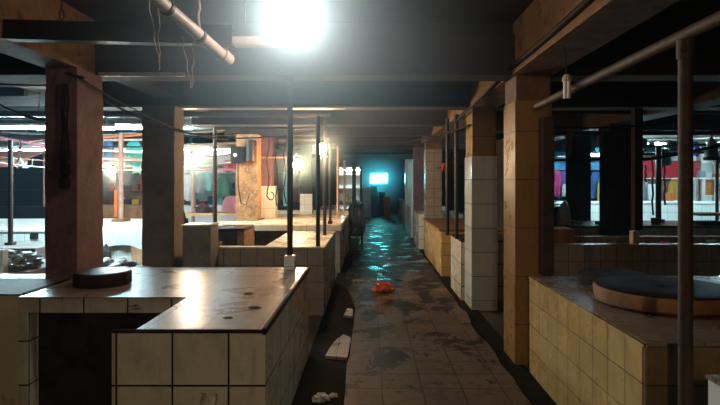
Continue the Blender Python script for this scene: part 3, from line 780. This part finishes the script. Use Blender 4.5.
# pale bell shade at the right edge
c = wp(711.5, 157, 9.9)
r = thing('lamp_shade', 'pale bell-shaped shade hanging at the right edge', 'lamp', c)
b = B(); lathe(b, [(.13, 0), (.125, .03), (.10, .16), (.075, .27), (.04, .34), (.03, .36), (.02, .34), (.06, .26), (.09, .15), (.115, .02)], c, 28); mesh('shade', b, 'grey_plastic', r, smooth=True)
b = B(); lathe(b, [(.125, -.06), (.14, -.03), (.135, .0), (.1, .0)], c, 28); mesh('rim', b, 'black', r, smooth=True)
b = B(); tube(b, [c + Vector((0, 0, .35)), Vector((c.x, c.y, CEIL))], .008, 6); mesh('cord', b, 'rubber', r)

# ------------------------------------------------------------------ litter and things in the aisle
c = Vector((wx(384, 7.6), 7.55, 0))
b = B(); lump(b, c, .135, .11, .085, .55, 3.2, 12, sub=4)
solo('plastic_bag', b, 'red_bag', 'crumpled red plastic bag lying on the aisle floor', 'bag', c)
for i, (px, py, s, lb) in enumerate(((321, 402, .06, 'pale rubble lump in the gutter at the bottom'), (333, 399, .035, 'smaller pale rubble lump at the aisle edge'))):
    d = (EYE - GZ) * F / (py - VY); p = Vector((wx(px, d), d, -.036)); b = B(); lump(b, p, s, s * .8, s * .6, .5, 2.5, i + 20, sub=3)
    solo('rubble', b, 'trash', lb, 'rubble', p)
b = B(); prism(b, [(-.40, 4.75), (-.20, 4.70), (-.19, 5.3), (-.27, 5.42), (-.33, 5.25), (-.37, 5.05)], -.034, -.006)
solo('broken_tile', b, 'tile_top', 'broken pale floor tile beside the aisle edge', 'tile', (-.28, 5.0, -.034))
b = B(); prism(b, [(-.31, 6.2), (-.2, 6.15), (-.21, 6.5), (-.28, 6.55)], -.034, -.008)
solo('broken_tile', b, 'tile_top', 'smaller broken floor tile farther along the gutter', 'tile', (-.25, 6.3, -.034))
b = B(); obox(b, (wx(196, 2.6), 2.40, GZ), (wx(207, 2.72), 2.77, wz(396, 2.74)), .075, .025)
solo('wood_offcut', b, 'trash', 'pale offcut leaning on the front of the near left counter', 'offcut', (wx(203, 2.6), 2.6, GZ))
# tarpaulin-covered cart
r = thing('handcart', 'handcart under a dark teal tarpaulin on the left of the aisle', 'cart', (-.38, 13.3, 0))
b = B(); lump(b, (-.36, 13.3, .30), .22, .6, .55, .3, 2.4, 31, sub=4); mesh('tarpaulin', b, 'tarp_dark', r, smooth=True)
b = B(); box(b, -.56, -.16, 12.8, 13.8, .24, .32); mesh('bed', b, 'wood_dark', r)
for sx in (-.52, -.2):
    b = B(); tube(b, [(sx - .02, 13.3, .15), (sx + .02, 13.3, .15)], .15, 24); wl = mesh('wheel', b, 'black', r); b = B(); tube(b, [(sx - .03, 13.3, .15), (sx + .03, 13.3, .15)], .03, 12); mesh('hub', b, 'iron', wl)
b = B(); tube(b, [(-.5, 12.8, .3), (-.5, 12.5, .75), (-.22, 12.5, .75), (-.22, 12.8, .3)], .015, 8); mesh('handle', b, 'iron', r, smooth=True)

# ------------------------------------------------------------------ the lit end of the aisle
YE = 25.0
b = B(); box(b, -6, 6, 29, 29.2, GZ, 5)
tag(mesh('wall_back', b, 'plaster_dark'), 'dark wall beyond the end of the aisle', 'wall', kind='structure')
r = thing('light_box', 'glowing cyan light box at the end of the aisle', 'light box', wp(378, 183, YE))
b = B(); q = [wp(370.5, 176.5, YE), wp(387, 174, YE), wp(387, 180.5, YE), wp(370.5, 183, YE)]
vs = [b.verts.new(p) for p in q] + [b.verts.new(p + Vector((0, .12, 0))) for p in q]
for f in ((0, 1, 2, 3), (7, 6, 5, 4), (0, 4, 5, 1), (1, 5, 6, 2), (2, 6, 7, 3), (3, 7, 4, 0)): b.faces.new([vs[i] for i in f])
mesh('lit_face', b, 'cyan_panel', r)
b = B(); box(b, wx(370, YE), wx(388, YE), YE + .13, YE + .22, wz(184, YE), wz(173, YE)); mesh('housing', b, 'white_panel', r)
for px in (371.5, 386):
    b = B(); tube(b, [(wx(px, YE), YE + .18, GZ), (wx(px, YE), YE + .18, wz(184, YE))], .03, 8); mesh('leg', b, 'iron', r)
b = B(); box(b, wx(350, 26.5), wx(412, 26.5), 26.5, 26.6, GZ, 3.2)
solo('board_fence', b, 'navy', 'dark boarding behind the cyan light box', 'fence', (0, 26.5, GZ))
END = ((363, 371, 188, 209, 23.0, .5, 'white_panel', 'cold_box', 'white cold box left of the cyan light box', 'cold box'),
       (372, 377, 186, 196, 24.0, .3, 'c_teal', 'crate', 'teal crate stacked under the cyan light box', 'crate'),
       (371.5, 378, 196, 208, 24.0, .4, 'c_blue', 'crate', 'blue crate at the bottom under the cyan light box', 'crate'),
       (379, 385, 192, 208, 24.2, .4, 'navy', 'crate', 'dark crate stack right of the blue crate', 'crate'),
       (384, 391, 197, 209, 22.5, .4, 'wood', 'crate', 'brown crate at the right end of the aisle', 'crate'))
for x0, x1, y0, y1, d, dep, mt, nm, lb, ct in END:
    z0 = 0 if y1 > 200 else wz(y1, d)
    rbox(nm, x0, x1, y0, y1, d, dep, mt, lb, ct, z0=z0, bevel=.02)
b = B(); box(b, -2.4, 3.2, 19, 22, 2.55, 2.62)
solo('canopy_roof', b, 'navy', 'dark low roof over the end of the aisle', 'roof', (0, 20, 2.55))
for x, lb in ((-.55, 'left post under the dark low end roof'), (2.2, 'right post under the dark low end roof')):
    b = B(); box(b, x - .05, x + .05, 20.4, 20.5, GZ, 2.55); solo('post', b, 'plaster_dark', lb, 'post', (x, 20.45, GZ))

# ------------------------------------------------------------------ lit stalls around
def garment(p, w, h, mat, label, group, flare=.15, seed=0):
    def fn(u, v):
        ww = w * (.55 + .45 * min(1, v * 5)) * (1 + flare * v)
        return (p.x + (u - .5) * ww, p.y + .05 * math.sin(u * 9 + seed) * v, p.z - h * v + .02 * math.sin(u * 7 + seed * 2) * (v > .9))
    b = B(); sheet(b, fn, 10, 8, .012)
    return solo('garment', b, mat, label, 'garment', p, group=group, smooth=True)


def stall(label, px0, px1, d, dep, z1, back, side, awn, shelf, awn_drop=.35, awn_out=.9, frame='pink_paint', shelves=(.8, 1.3, 1.8), counter=None):
    x0, x1 = wx(px0, d), wx(px1, d)
    r = thing('market_stall', label, 'stall', ((x0 + x1) / 2, d + dep / 2, GZ))
    b = B(); box(b, x0, x1, d + dep, d + dep + .05, GZ, z1); mesh('back_panel', b, back, r)
    for x in (x0, x1 - .04):
        b = B(); box(b, x, x + .04, d + .05, d + dep, GZ, z1); mesh('side_panel', b, side, r)
    for x in (x0 + .04, x1 - .04):
        b = B(); tube(b, [(x, d, GZ), (x, d, z1)], .035, 10); mesh('post', b, frame, r)
    for z in shelves:
        b = B(); box(b, x0 + .05, x1 - .05, d + dep - .4, d + dep - .005, z, z + .03); mesh('shelf', b, shelf, r)
    if awn:
        b = B()
        sheet(b, lambda u, v: (x0 - .1 + (x1 - x0 + .2) * u, d + .3 - (awn_out + .3) * v, z1 + .1 - awn_drop * v + .025 * math.sin(u * 14) * v), 14, 4, .02)
        mesh('awning', b, awn, r, smooth=True)
        b = B(); sheet(b, lambda u, v: (x0 - .1 + (x1 - x0 + .2) * u, d - awn_out + .02 * math.sin(u * 22), z1 + .1 - awn_drop - .18 * v), 18, 2, .012)
        mesh('valance', b, awn, r, smooth=True)
    if counter:
        b = B(); box(b, x0, x1, d - .25, d + .25, GZ, counter[0]); mesh('front_counter', b, counter[1], r)
    return r


def tube_lamp(x, d, z, L, label, mat='tube'):
    r = thing('tube_lamp', label, 'lamp', (x, d, z), group=None)
    b = B(); tube(b, [(x - L / 2, d, z), (x + L / 2, d, z)], .014, 10); lit = b
    b = B(); box(b, x - L / 2 - .03, x + L / 2 + .03, d - .03, d + .03, z + .03, z + .07); ft = mesh('fitting', b, 'white_panel', r); mesh('lit_tube', lit, mat, ft, smooth=True)
    for s in (-1, 1):
        b = B(); tube(b, [(x + s * L * .4, d, z + .07), (x + s * L * .4, d, z + .6)], .006, 6); mesh('cord', b, 'rubber', r)
    return r


def goods(px0, px1, d, z, n, cols, lab, group, h=(.12, .3), seed=1):
    rr = random.Random(seed); x0, x1 = wx(px0, d), wx(px1, d); w = (x1 - x0) / n
    for k in range(n):
        hh = rr.uniform(*h); xa = x0 + w * k + .01; mt = cols[k % len(cols)]
        b = B(); box(b, xa, xa + w * rr.uniform(.7, .93), d, d + .22, z, z + hh)
        solo('goods_box', b, mt, lab, 'box', (xa + w * .4, d + .1, z), group=group, bevel=.01)


# --- far left
r = thing('market_counter', 'long bright white tiled counter far left beyond the columns', 'counter', (-6.2, 10.6, GZ))
b = B(); box(b, -9.2, -4.15, 9.2, 12.0, GZ, .68); mesh('base', b, 'tile_bright', r, uvo=(-9, 9.2, .68))
b = B(); box(b, -9.22, -4.13, 9.18, 12.02, .68, .72); mesh('worktop', b, 'white_panel', r, bevel=.006)
b = B(); box(b, wx(33, 9.19) , wx(39, 9.19), 9.10, 9.175, wz(239, 9.19), wz(233, 9.19))
solo('socket_box', b, 'black', 'small dark box on the front of the long white counter', 'box', (wx(36, 9.19), 9.14, wz(239, 9.19)))
b = B(); box(b, -6.6, -4.8, 7.6, 8.5, GZ, .60)
solo('cement_bench', b, 'grey_box', 'low grey bench in front of the long white counter', 'bench', (-5.7, 8, GZ), bevel=.01)
b = B(); sheet(b, lambda u, v: (wx(106 + 40 * u, 9.3), 9.15 + .8 * (1 - v / .6) if v < .6 else 9.15 - .02 * math.sin(u * 15), .738 + .08 * math.sin(math.pi * u) * min(1, v * 3) - (.35 * (v - .6) / .4 if v > .6 else 0)), 14, 14, .012)
solo('white_sheet', b, 'white_cloth', 'white sheet draped over the long white counter between columns', 'sheet', (wx(125, 9.3), 9.4, .73), smooth=True)
b = B(); lump(b, (wx(107, 9.0), 8.9, GZ), .12, .12, .40, .25, 2.5, 44)
solo('sack', b, 'sack', 'dark sack at the left end of the white sheet', 'sack', (wx(107, 9), 8.9, GZ))

stall('dark-fronted stall at the far left under striped awnings', -40, 46, 14, 1.4, 2.35, 'navy', 'navy', 'pink_awning', 'wood_dark', counter=(.9, 'navy'))
stall('brown timber stall between the two left columns', 92, 152, 14, 1.2, 2.35, 'brownwall', 'brownwall', 'pink_awning', 'wood', counter=(.95, 'wood'))
stall('brightly lit pale stall right of the dusty brown column', 176, 238, 15, 1.4, 2.5, 'pale_blue', 'white_panel', 'white_awning', 'white_panel', counter=(.9, 'white_panel'))
stall('dim stall with a cyan board behind the white pier', 254, 300, 17, 1.2, 2.4, 'brownwall', 'brownwall', None, 'wood_dark', counter=(.9, 'wood_dark'))
stall('small bright stall beside the end of the aisle', 336, 362, 18.5, 1.0, 2.1, 'white_panel', 'white_panel', None, 'wood_light', frame='plaster_dark', counter=(.85, 'grey_box'))
b = B(); box(b, wx(283, 16), wx(290.5, 16), 16, 16.05, wz(206, 16), wz(172, 16))
solo('cyan_board', b, 'c_aqua', 'cyan board standing behind the hanging cables', 'board', (wx(287, 16), 16, wz(206, 16)))

# overhangs and rods above the far left stalls
AW = ((wx(-30, 13), wx(250, 13), 13.0, wz(149, 13), .10, 'white_awning', 'white awning edge strip over the far left stalls, lowest'),
      (wx(-30, 13.4), wx(160, 13.4), 13.4, wz(143, 13.4), .12, 'pink_awning', 'faded red awning strip above the white one, far left'),
      (wx(-30, 14.4), wx(160, 14.4), 14.4, wz(136, 14.4), .05, 'white_awning', 'thin white awning strip far left, above the red'),
      (wx(-30, 14.8), wx(160, 14.8), 14.8, wz(131, 14.8), .05, 'pink_awning', 'thin faded red strip far left, topmost'))
for x0, x1, y, z, h, mt, lb in AW:
    b = B(); sheet(b, lambda u, v: (x0 + (x1 - x0) * u, y - .5 * v, z + h - h * v + .02 * math.sin(u * 30)), 30, 3, .03)
    solo('awning_strip', b, mt, lb, 'awning', ((x0 + x1) / 2, y, z), smooth=True)
b = B(); sheet(b, lambda u, v: (wx(-40 + 320 * u, 17), 17 + .1 * math.sin(u * 20), wz(95, 17) - 1.1 * v), 30, 4, .03)
solo('tarpaulin', b, 'blue_awning', 'blue tarpaulin hung high behind the far left awnings', 'tarpaulin', wp(120, 130, 17), smooth=True)
b = B(); box(b, wx(22, 12.8), wx(26, 12.8), 12.8, 12.86, wz(131, 12.8), wz(110, 12.8))
solo('hanging_bar', b, 'yellow', 'yellow upright bar hung high at the far left', 'bar', (wx(24, 12.8), 12.83, wz(131, 12.8)))
for k, (y, py) in enumerate(((12.1, 121), (12.2, 130), (12.3, 139), (12.35, 155), (12.25, 160))):
    b = B(); tube(b, sag((wx(-20, y), y, wz(py, y)), (wx(240, y), y, wz(py - 4 + 3 * k % 7, y)), .1 + .03 * k), .018, 6)
    solo('overhead_wire', b, ('rubber', 'c_white', 'rubber', 'c_brown', 'c_white')[k], ('dark uppermost wire across the far left', 'pale second wire across the far left', 'dark third wire across the far left', 'brown fourth wire across the far left', 'pale lowest wire across the far left')[k], 'wire', (wx(100, y), y, wz(py, y)))

# hooks and hanging clothes, left
b = B(); tube(b, [wp(20, 140, 10), wp(20, 156, 10), wp(18, 162, 10)], .02, 8)
r = thing('meat_hooks', 'spread white hooks hanging at the far left', 'hook', wp(20, 140, 10)); mesh('stem', b, 'iron', r)
for k, (x1, y1) in enumerate(((13, 163), (25, 168), (32, 165))):
    q = B(); tube(q, [wp(20, 158, 10), wp((20 + x1) / 2 + 1, 168, 10), wp(x1, y1, 10), wp(x1 + 1, y1 - 6, 10)], .014, 6); mesh('hook', q, 'c_white', r, smooth=True)
G = 'clothes hanging above the left stalls'
for i, (px, py, w, h, d, mt, lb) in enumerate(((134, 141, .36, .58, 12.5, 'c_teal', 'bright teal cloth hanging above the long white counter'), (108.5, 139, .24, .52, 12.5, 'c_blue', 'dark blue cloth hanging left of the teal one'),
                                               (137, 165, .2, .2, 12.6, 'c_aqua', 'small aqua rag below the teal cloth'), (206, 172, .3, .5, 14.6, 'c_aqua', 'aqua garment in the bright pale stall'),
                                               (223, 176, .3, .55, 14.6, 'c_green', 'green garment in the bright pale stall'), (198, 175, .24, .5, 14.5, 'c_grey', 'grey garment in the bright pale stall'),
                                               (187, 175, .24, .7, 14.5, 'c_white', 'white garment at the left end of the pale stall'), (229, 160, .3, .3, 13.5, 'c_red', 'red cloth beside the black meter box'),
                                               (231, 196, .35, .42, 13.8, 'c_pink', 'red-pink skirt-shaped cloth in front of the pale stall'))):
    garment(wp(px, py, d), w, h, mt, lb, None, .5 if 'skirt' in lb else .15, i)
goods(98, 148, 14.85, .83 + .0, 6, ['c_ochre', 'c_brown', 'c_white', 'c_dark'], 'goods on a shelf of the brown timber stall', 'goods in the timber stall', seed=2)
goods(98, 148, 14.85, 1.33, 6, ['c_brown', 'c_red', 'wood_light', 'c_dark'], 'goods on a shelf of the brown timber stall', 'goods in the timber stall', seed=3)
goods(180, 234, 16.08, .83, 6, ['c_aqua', 'c_white', 'c_red', 'c_blue'], 'goods on a shelf of the bright pale stall', 'goods in the pale stall', seed=4)
goods(180, 234, 16.08, 1.33, 7, ['c_white', 'c_teal', 'c_grey', 'c_pink'], 'goods on a shelf of the bright pale stall', 'goods in the pale stall', seed=5)
goods(339, 360, 19.2, .88, 4, ['c_white', 'c_ochre', 'c_grey'], 'goods in the small bright stall at the aisle end', 'goods in the aisle-end stall', seed=6)
b = B(); box(b, wx(184, 12), wx(242, 12), 12.0, 12.7, .78, .84)
solo('plank_table', b, 'wood_light', 'long tan plank table before the bright pale stall', 'table', (wx(213, 12), 12.3, .78))
for k, px in enumerate((187, 239)):
    pass
b = B(); lump(b, (wx(203, 12.2), 12.3, .84), .22, .2, .14, .3, 2, 8)
solo('bundle', b, 'sack', 'dark bundle on the long tan plank table', 'bundle', (wx(203, 12.2), 12.3, .84))
b = B(); box(b, wx(114, 12.6), wx(117.5, 12.6), 12.6, 12.66, .72, wz(190, 12.6))
solo('upright_plank', b, 'c_orange', 'orange plank upright behind the pink post', 'plank', (wx(116, 12.6), 12.6, .72))

# --- far right
stall('clothes stall seen between the dark columns', 546, 622, 15, 1.2, 2.3, 'navy', 'navy', 'blue_awning', 'wood_dark')
stall('stall under a wide red banner', 630, 699, 15, 1.3, 2.35, 'brownwall', 'pale_blue', None, 'wood_dark')
stall('dark stall with a display case at the right edge', 713, 790, 14.5, 1.3, 2.5, 'navy', 'white_panel', 'white_awning', 'wood_dark')
b = B(); sheet(b, lambda u, v: (wx(631, 14) + (wx(698, 14) - wx(631, 14)) * u, 13.9 + .03 * math.sin(u * 16), wz(161, 14) - (wz(161, 14) - wz(178, 14)) * v), 24, 3, .015)
solo('red_banner', b, 'red_awning', 'wide red banner across the stall behind the rusty pole', 'banner', wp(664, 178, 14), smooth=True)
b = B(); box(b, wx(697, 13.8), wx(740, 13.8), 13.7, 14.0, wz(178, 13.8), wz(163, 13.8))
r = thing('display_case', 'glass display case at the right edge stall', 'display case', (wx(718, 13.8), 13.85, wz(178, 13.8))); mesh('glass_panes', b, 'glass', r)
b = B(); box(b, wx(696, 13.8), wx(741, 13.8), 13.68, 14.02, wz(179, 13.8), wz(177.5, 13.8)); mesh('shelf', b, 'white_panel', r)
goods(700, 738, 13.75, wz(177.5, 13.8), 6, ['c_grey', 'c_white', 'c_red', 'c_ochre'], 'goods inside the glass display case', 'goods in the display case', h=(.1, .25), seed=9)
b = B(); box(b, wx(706, 13.9), wx(714, 13.9), 13.9, 13.93, wz(195, 13.9), wz(180, 13.9))
solo('poster', b, 'c_orange', 'orange-brown poster with a dark blot at the right edge stall', 'poster', wp(710, 195, 13.9))
b = B(); box(b, wx(716, 13.5), wx(719.5, 13.5), 13.5, 13.56, GZ, wz(178, 13.5))
solo('white_upright', b, 'white_panel', 'white door edge at the right edge stall', 'upright', (wx(718, 13.5), 13.5, GZ))
b = B(); box(b, wx(648.5, 13.9), wx(658, 13.9), 13.9, 13.95, wz(203, 13.9), wz(184, 13.9))
solo('white_board', b, 'white_panel', 'white board under the wide red banner', 'board', wp(653, 203, 13.9))
for i, (px, py, w, h, d, mt, lb) in enumerate(((551, 166, .28, .75, 14.3, 'c_blue', 'blue garment at the left of the right clothes stall'), (557, 168, .18, .75, 14.2, 'c_magenta', 'magenta garment in the right clothes stall'),
                                               (563, 170, .28, .75, 14.3, 'c_purple', 'purple garment in the right clothes stall'), (565, 184, .14, .34, 14.1, 'c_white', 'small white garment in front of the purple one'),
                                               (570, 168, .2, .8, 14.3, 'c_pink', 'pink garment beside the first dark column'), (596, 172, .28, .7, 14.3, 'c_blue', 'blue garment between the dark columns'),
                                               (601, 162, .4, .2, 14.2, 'c_magenta', 'magenta cloth above the ochre garment'), (603, 180, .28, .6, 14.1, 'c_ochre', 'ochre garment between the dark columns'),
                                               (640, 180, .2, .7, 14.3, 'c_purple', 'purple garment left under the red banner'), (645, 180, .2, .7, 14.2, 'c_grey', 'grey garment left of the white board'),
                                               (664, 180, .22, .5, 14.3, 'c_brown', 'brown garment right of the white board'), (675, 179, .3, .55, 14.2, 'c_ochre', 'ochre garment under the red banner'),
                                               (670, 192, .22, .26, 14.0, 'c_orange', 'orange cloth low under the red banner'), (663, 149, .30, .34, 11, 'c_green', 'dark green bag-like cloth hanging above the red banner'),
                                               (569, 128, .09, .42, 8.2, 'c_brown', 'narrow strap hanging over the right clothes stall'), (601, 128, .09, .36, 8.2, 'c_brown', 'narrow strap hanging between the dark columns'))):
    garment(wp(px, py, d), w, h, mt, lb, None, -.6 if 'strap' in lb else .15, i + 3)
b = B(); sheet(b, lambda u, v: (wx(630 + 120 * u, 16.5), 16.5 + .05 * math.sin(u * 25), wz(128, 16.5) - .85 * v), 24, 4, .03)
solo('tarpaulin', b, 'white_awning', 'pale tarpaulin hung high behind the red banner', 'tarpaulin', wp(690, 155, 16.5), smooth=True)
b = B(); sheet(b, lambda u, v: (wx(592 + 18 * u, 14), 13.8, wz(148, 14) - .12 * v), 8, 3, .03)
solo('awning_strip', b, 'c_teal', 'teal strip hung between the dark columns', 'awning', wp(600, 152, 14))
b = B(); sheet(b, lambda u, v: (wx(593 + 16 * u, 14), 13.75, wz(155, 14) - .08 * v), 8, 3, .03)
solo('awning_strip', b, 'white_awning', 'pale strip below the teal strip', 'awning', wp(600, 158, 14))
b = B(); lump(b, (wx(586, 8.3), 9.25, .80), .12, .12, .3, .2, 2, 51)
solo('sack', b, 'grey_plastic', 'dusty grey sack standing before a dark column', 'sack', (wx(586, 8.3), 9.25, .80), smooth=True)
for i, (px, py0, py1, lb) in enumerate(((645, 165, 182, 'dark wire loop left over the red banner'), (652, 160, 215, 'long dark wire before the white board'), (664, 160, 205, 'long dark wire right of the white board'))):
    b = B(); tube(b, [wp(px + (k % 3) * .6, py0 + (py1 - py0) * k / 8, 11.2) for k in range(9)], .02, 6)
    solo('hanging_wire', b, 'rubber', lb, 'wire', wp(px, py0, 11.2))

rr = random.Random(11)
for k, (px0, px1, py, d, lb) in enumerate(((628, 770, 147, 10.8, 'dark rail across the pale tarpaulin, upper right'), (628, 770, 154.5, 11.0, 'dark rail just above the red banner'), (628, 770, 140, 11.6, 'thin dark rail near the roof at upper right'))):
    b = B(); tube(b, [(wx(px0, d), d, wz(py, d)), (wx(px1, d), d, wz(py - 4, d))], .03, 8)
    solo('steel_rail', b, 'iron', lb, 'rail', (wx(px0, d), d, wz(py, d)), smooth=True)
for k, (px, py, w_, h_, mt, lb) in enumerate(((643, 138, .10, .22, 'c_dark', 'dark bag hung from the rail above the red banner, left end'), (651, 141, .12, .18, 'c_teal', 'teal bag hung above the red banner'),
                                             (672, 140, .16, .2, 'c_dark', 'dark bag hung just left of the rusty pole'), (696, 141, .1, .2, 'c_blue', 'blue bag hung right of the rusty pole'))):
    c = wp(px, py + 8, 11.3); b = B(); lump(b, c, w_, .08, h_ * .8, .3, 2, 60 + k, flat=False)
    solo('hanging_bag', b, mt, lb, 'bag', c, smooth=True)
for k, (px0, py0, px1, py1, d, mt, lb) in enumerate(((-10, 136, 46, 146, 10.2, 'c_pink', 'pink rail slanting down at the far left'), (-10, 150, 46, 143, 10.5, 'c_white', 'pale rail slanting up at the far left'), (-10, 127, 46, 123, 10.8, 'rust', 'brown rail high at the far left'),
                                                (100, 150, 145, 152, 11.6, 'c_white', 'pale rail behind the teal cloth'), (100, 158, 145, 160, 11.7, 'c_pink', 'pink rail behind the warm bulb between the columns'), (100, 137, 145, 134, 11.4, 'c_orange', 'orange rail above the teal cloth'),
                                                (178, 146, 240, 143, 11.6, 'c_brown', 'brown rail above the brightest warm bulb'), (178, 168, 240, 170, 12.6, 'c_pink', 'pink rail before the bright pale stall'), (99, 140, 146, 139.5, 12.5, 'c_white', 'pale clothes rail carrying the teal cloth'), (179, 171.5, 239, 171.5, 14.6, 'c_white', 'pale clothes rail in the bright pale stall'), (547, 165.5, 612, 165.5, 14.32, 'iron', 'dark clothes rail in the right clothes stall'), (632, 179.3, 692, 179.3, 14.28, 'iron', 'dark clothes rail under the red banner'), (262, 141, 330, 139, 11.4, 'c_brown', 'brown rail behind the hanging cables'))):
    b = B(); tube(b, [(wx(px0, d), d, wz(py0, d)), (wx(px1, d), d, wz(py1, d))], .03, 8)
    solo('steel_rail', b, mt, lb, 'rail', (wx(px0, d), d, wz(py0, d)), smooth=True)

# --- fluorescent tubes
TL = ((wx(8, 8.2), 8.2, wz(128, 8.2), 'tube', 'tube lamp hanging over the long white counter, far left'), (wx(76, 8.3), 8.3, 2.38, 'tube', 'tube lamp hidden behind the red-brown column'),
      (wx(155, 8.6), 8.6, 2.42, 'tube', 'tube lamp behind the dusty brown column'), (wx(207, 14.3), 14.3, 2.42, 'tube_dim', 'tube lamp at the mouth of the bright pale stall'),
      (wx(125, 12.75), 12.75, 2.3, 'tube_dim', 'tube lamp before the brown timber stall'),
      (wx(600, 11.6), 11.6, wz(155, 11.6), 'tube_mid', 'tube lamp between the dark columns'), (wx(655, 11.3), 11.3, wz(144, 11.3), 'tube_mid', 'tube lamp left of the rusty pole, above the banner'),
      (wx(735, 11.3), 11.3, wz(144, 11.3), 'tube_mid', 'tube lamp past the right edge stall'), (wx(664, 14.6), 14.6, 2.02, 'tube_dim', 'tube lamp inside the red banner stall'),
      (wx(580, 14.6), 14.6, 2.2, 'tube_dim', 'tube lamp inside the right clothes stall'))
TL += ((wx(70, 15.4), 15.4, 3.05, 'tube_mid', 'added tube lamp above the far left awnings, hidden behind the red-brown column'), (wx(22, 12.0), 12.0, wz(150, 12.0), 'tube_dim', 'tube lamp below the striped awnings at the far left'),)  # first one: unseen tube added to brighten the blue tarpaulin
for x, d, z, mt, lb in TL: tube_lamp(x, d, z, 1.2, lb, mt)
tube_lamp(wx(350, 18.9), 18.9, 1.98, .7, 'short tube lamp in the small bright aisle-end stall', 'tube_dim')

# ------------------------------------------------------------------ world, camera
w = bpy.data.worlds.new('night'); SC.world = w; w.use_nodes = True
nt = w.node_tree
bg = nt.nodes['Background']; bg.inputs['Color'].default_value = (.10, .16, .26, 1); bg.inputs['Strength'].default_value = .05
# scattering air: thin everywhere, thickened round each lamp to imitate lens glow
vs = nt.nodes.new('ShaderNodeVolumeScatter'); vs.inputs['Color'].default_value = (.48, .76, 1.0, 1)
vs.inputs['Anisotropy'].default_value = .2
geo = nt.nodes.new('ShaderNodeNewGeometry')


def wmath(op, a, b=0.0, clamp=False):
    n = nt.nodes.new('ShaderNodeMath'); n.operation = op; n.use_clamp = clamp
    for k, v in enumerate((a, b)):
        if isinstance(v, (int, float)): n.inputs[k].default_value = v
        else: nt.links.new(v, n.inputs[k])
    return n.outputs[0]


dens = .002
for c, rad, st in LAMP_GLOW:
    n = nt.nodes.new('ShaderNodeVectorMath'); n.operation = 'DISTANCE'
    nt.links.new(geo.outputs['Position'], n.inputs[0]); n.inputs[1].default_value = c
    k = wmath('SUBTRACT', 1.0, wmath('DIVIDE', n.outputs['Value'], rad), True)
    dens = wmath('ADD', wmath('MULTIPLY', wmath('POWER', k, 3.0), st), dens)
nt.links.new(dens, vs.inputs['Density'])
nt.links.new(vs.outputs[0], nt.nodes['World Output'].inputs['Volume'])
w.cycles.homogeneous_volume = False
w.cycles.volume_step_size = .55
SC.cycles.volume_max_steps = 48

cam = bpy.data.cameras.new('camera'); co = bpy.data.objects.new('camera', cam); COL.objects.link(co)
co.location = (0, 0, EYE); co.rotation_euler = (math.radians(90), 0, 0)
cam.sensor_width = 36; cam.lens = F * 36 / 720
cam.shift_x = -(VX - 360) / 720; cam.shift_y = -(202.5 - VY) / 720
cam.clip_start = .05; cam.clip_end = 200
SC.camera = co
vsn = SC.view_settings
vsn.view_transform = 'Standard'; vsn.look = 'None'; vsn.exposure = 0; vsn.gamma = 1; vsn.use_curve_mapping = False
SC.cycles.max_bounces = 5; SC.cycles.diffuse_bounces = 2; SC.cycles.glossy_bounces = 2; SC.cycles.transparent_max_bounces = 8; SC.cycles.volume_bounces = 0
SC.cycles.sample_clamp_indirect = 4; SC.cycles.caustics_reflective = False; SC.cycles.caustics_refractive = False
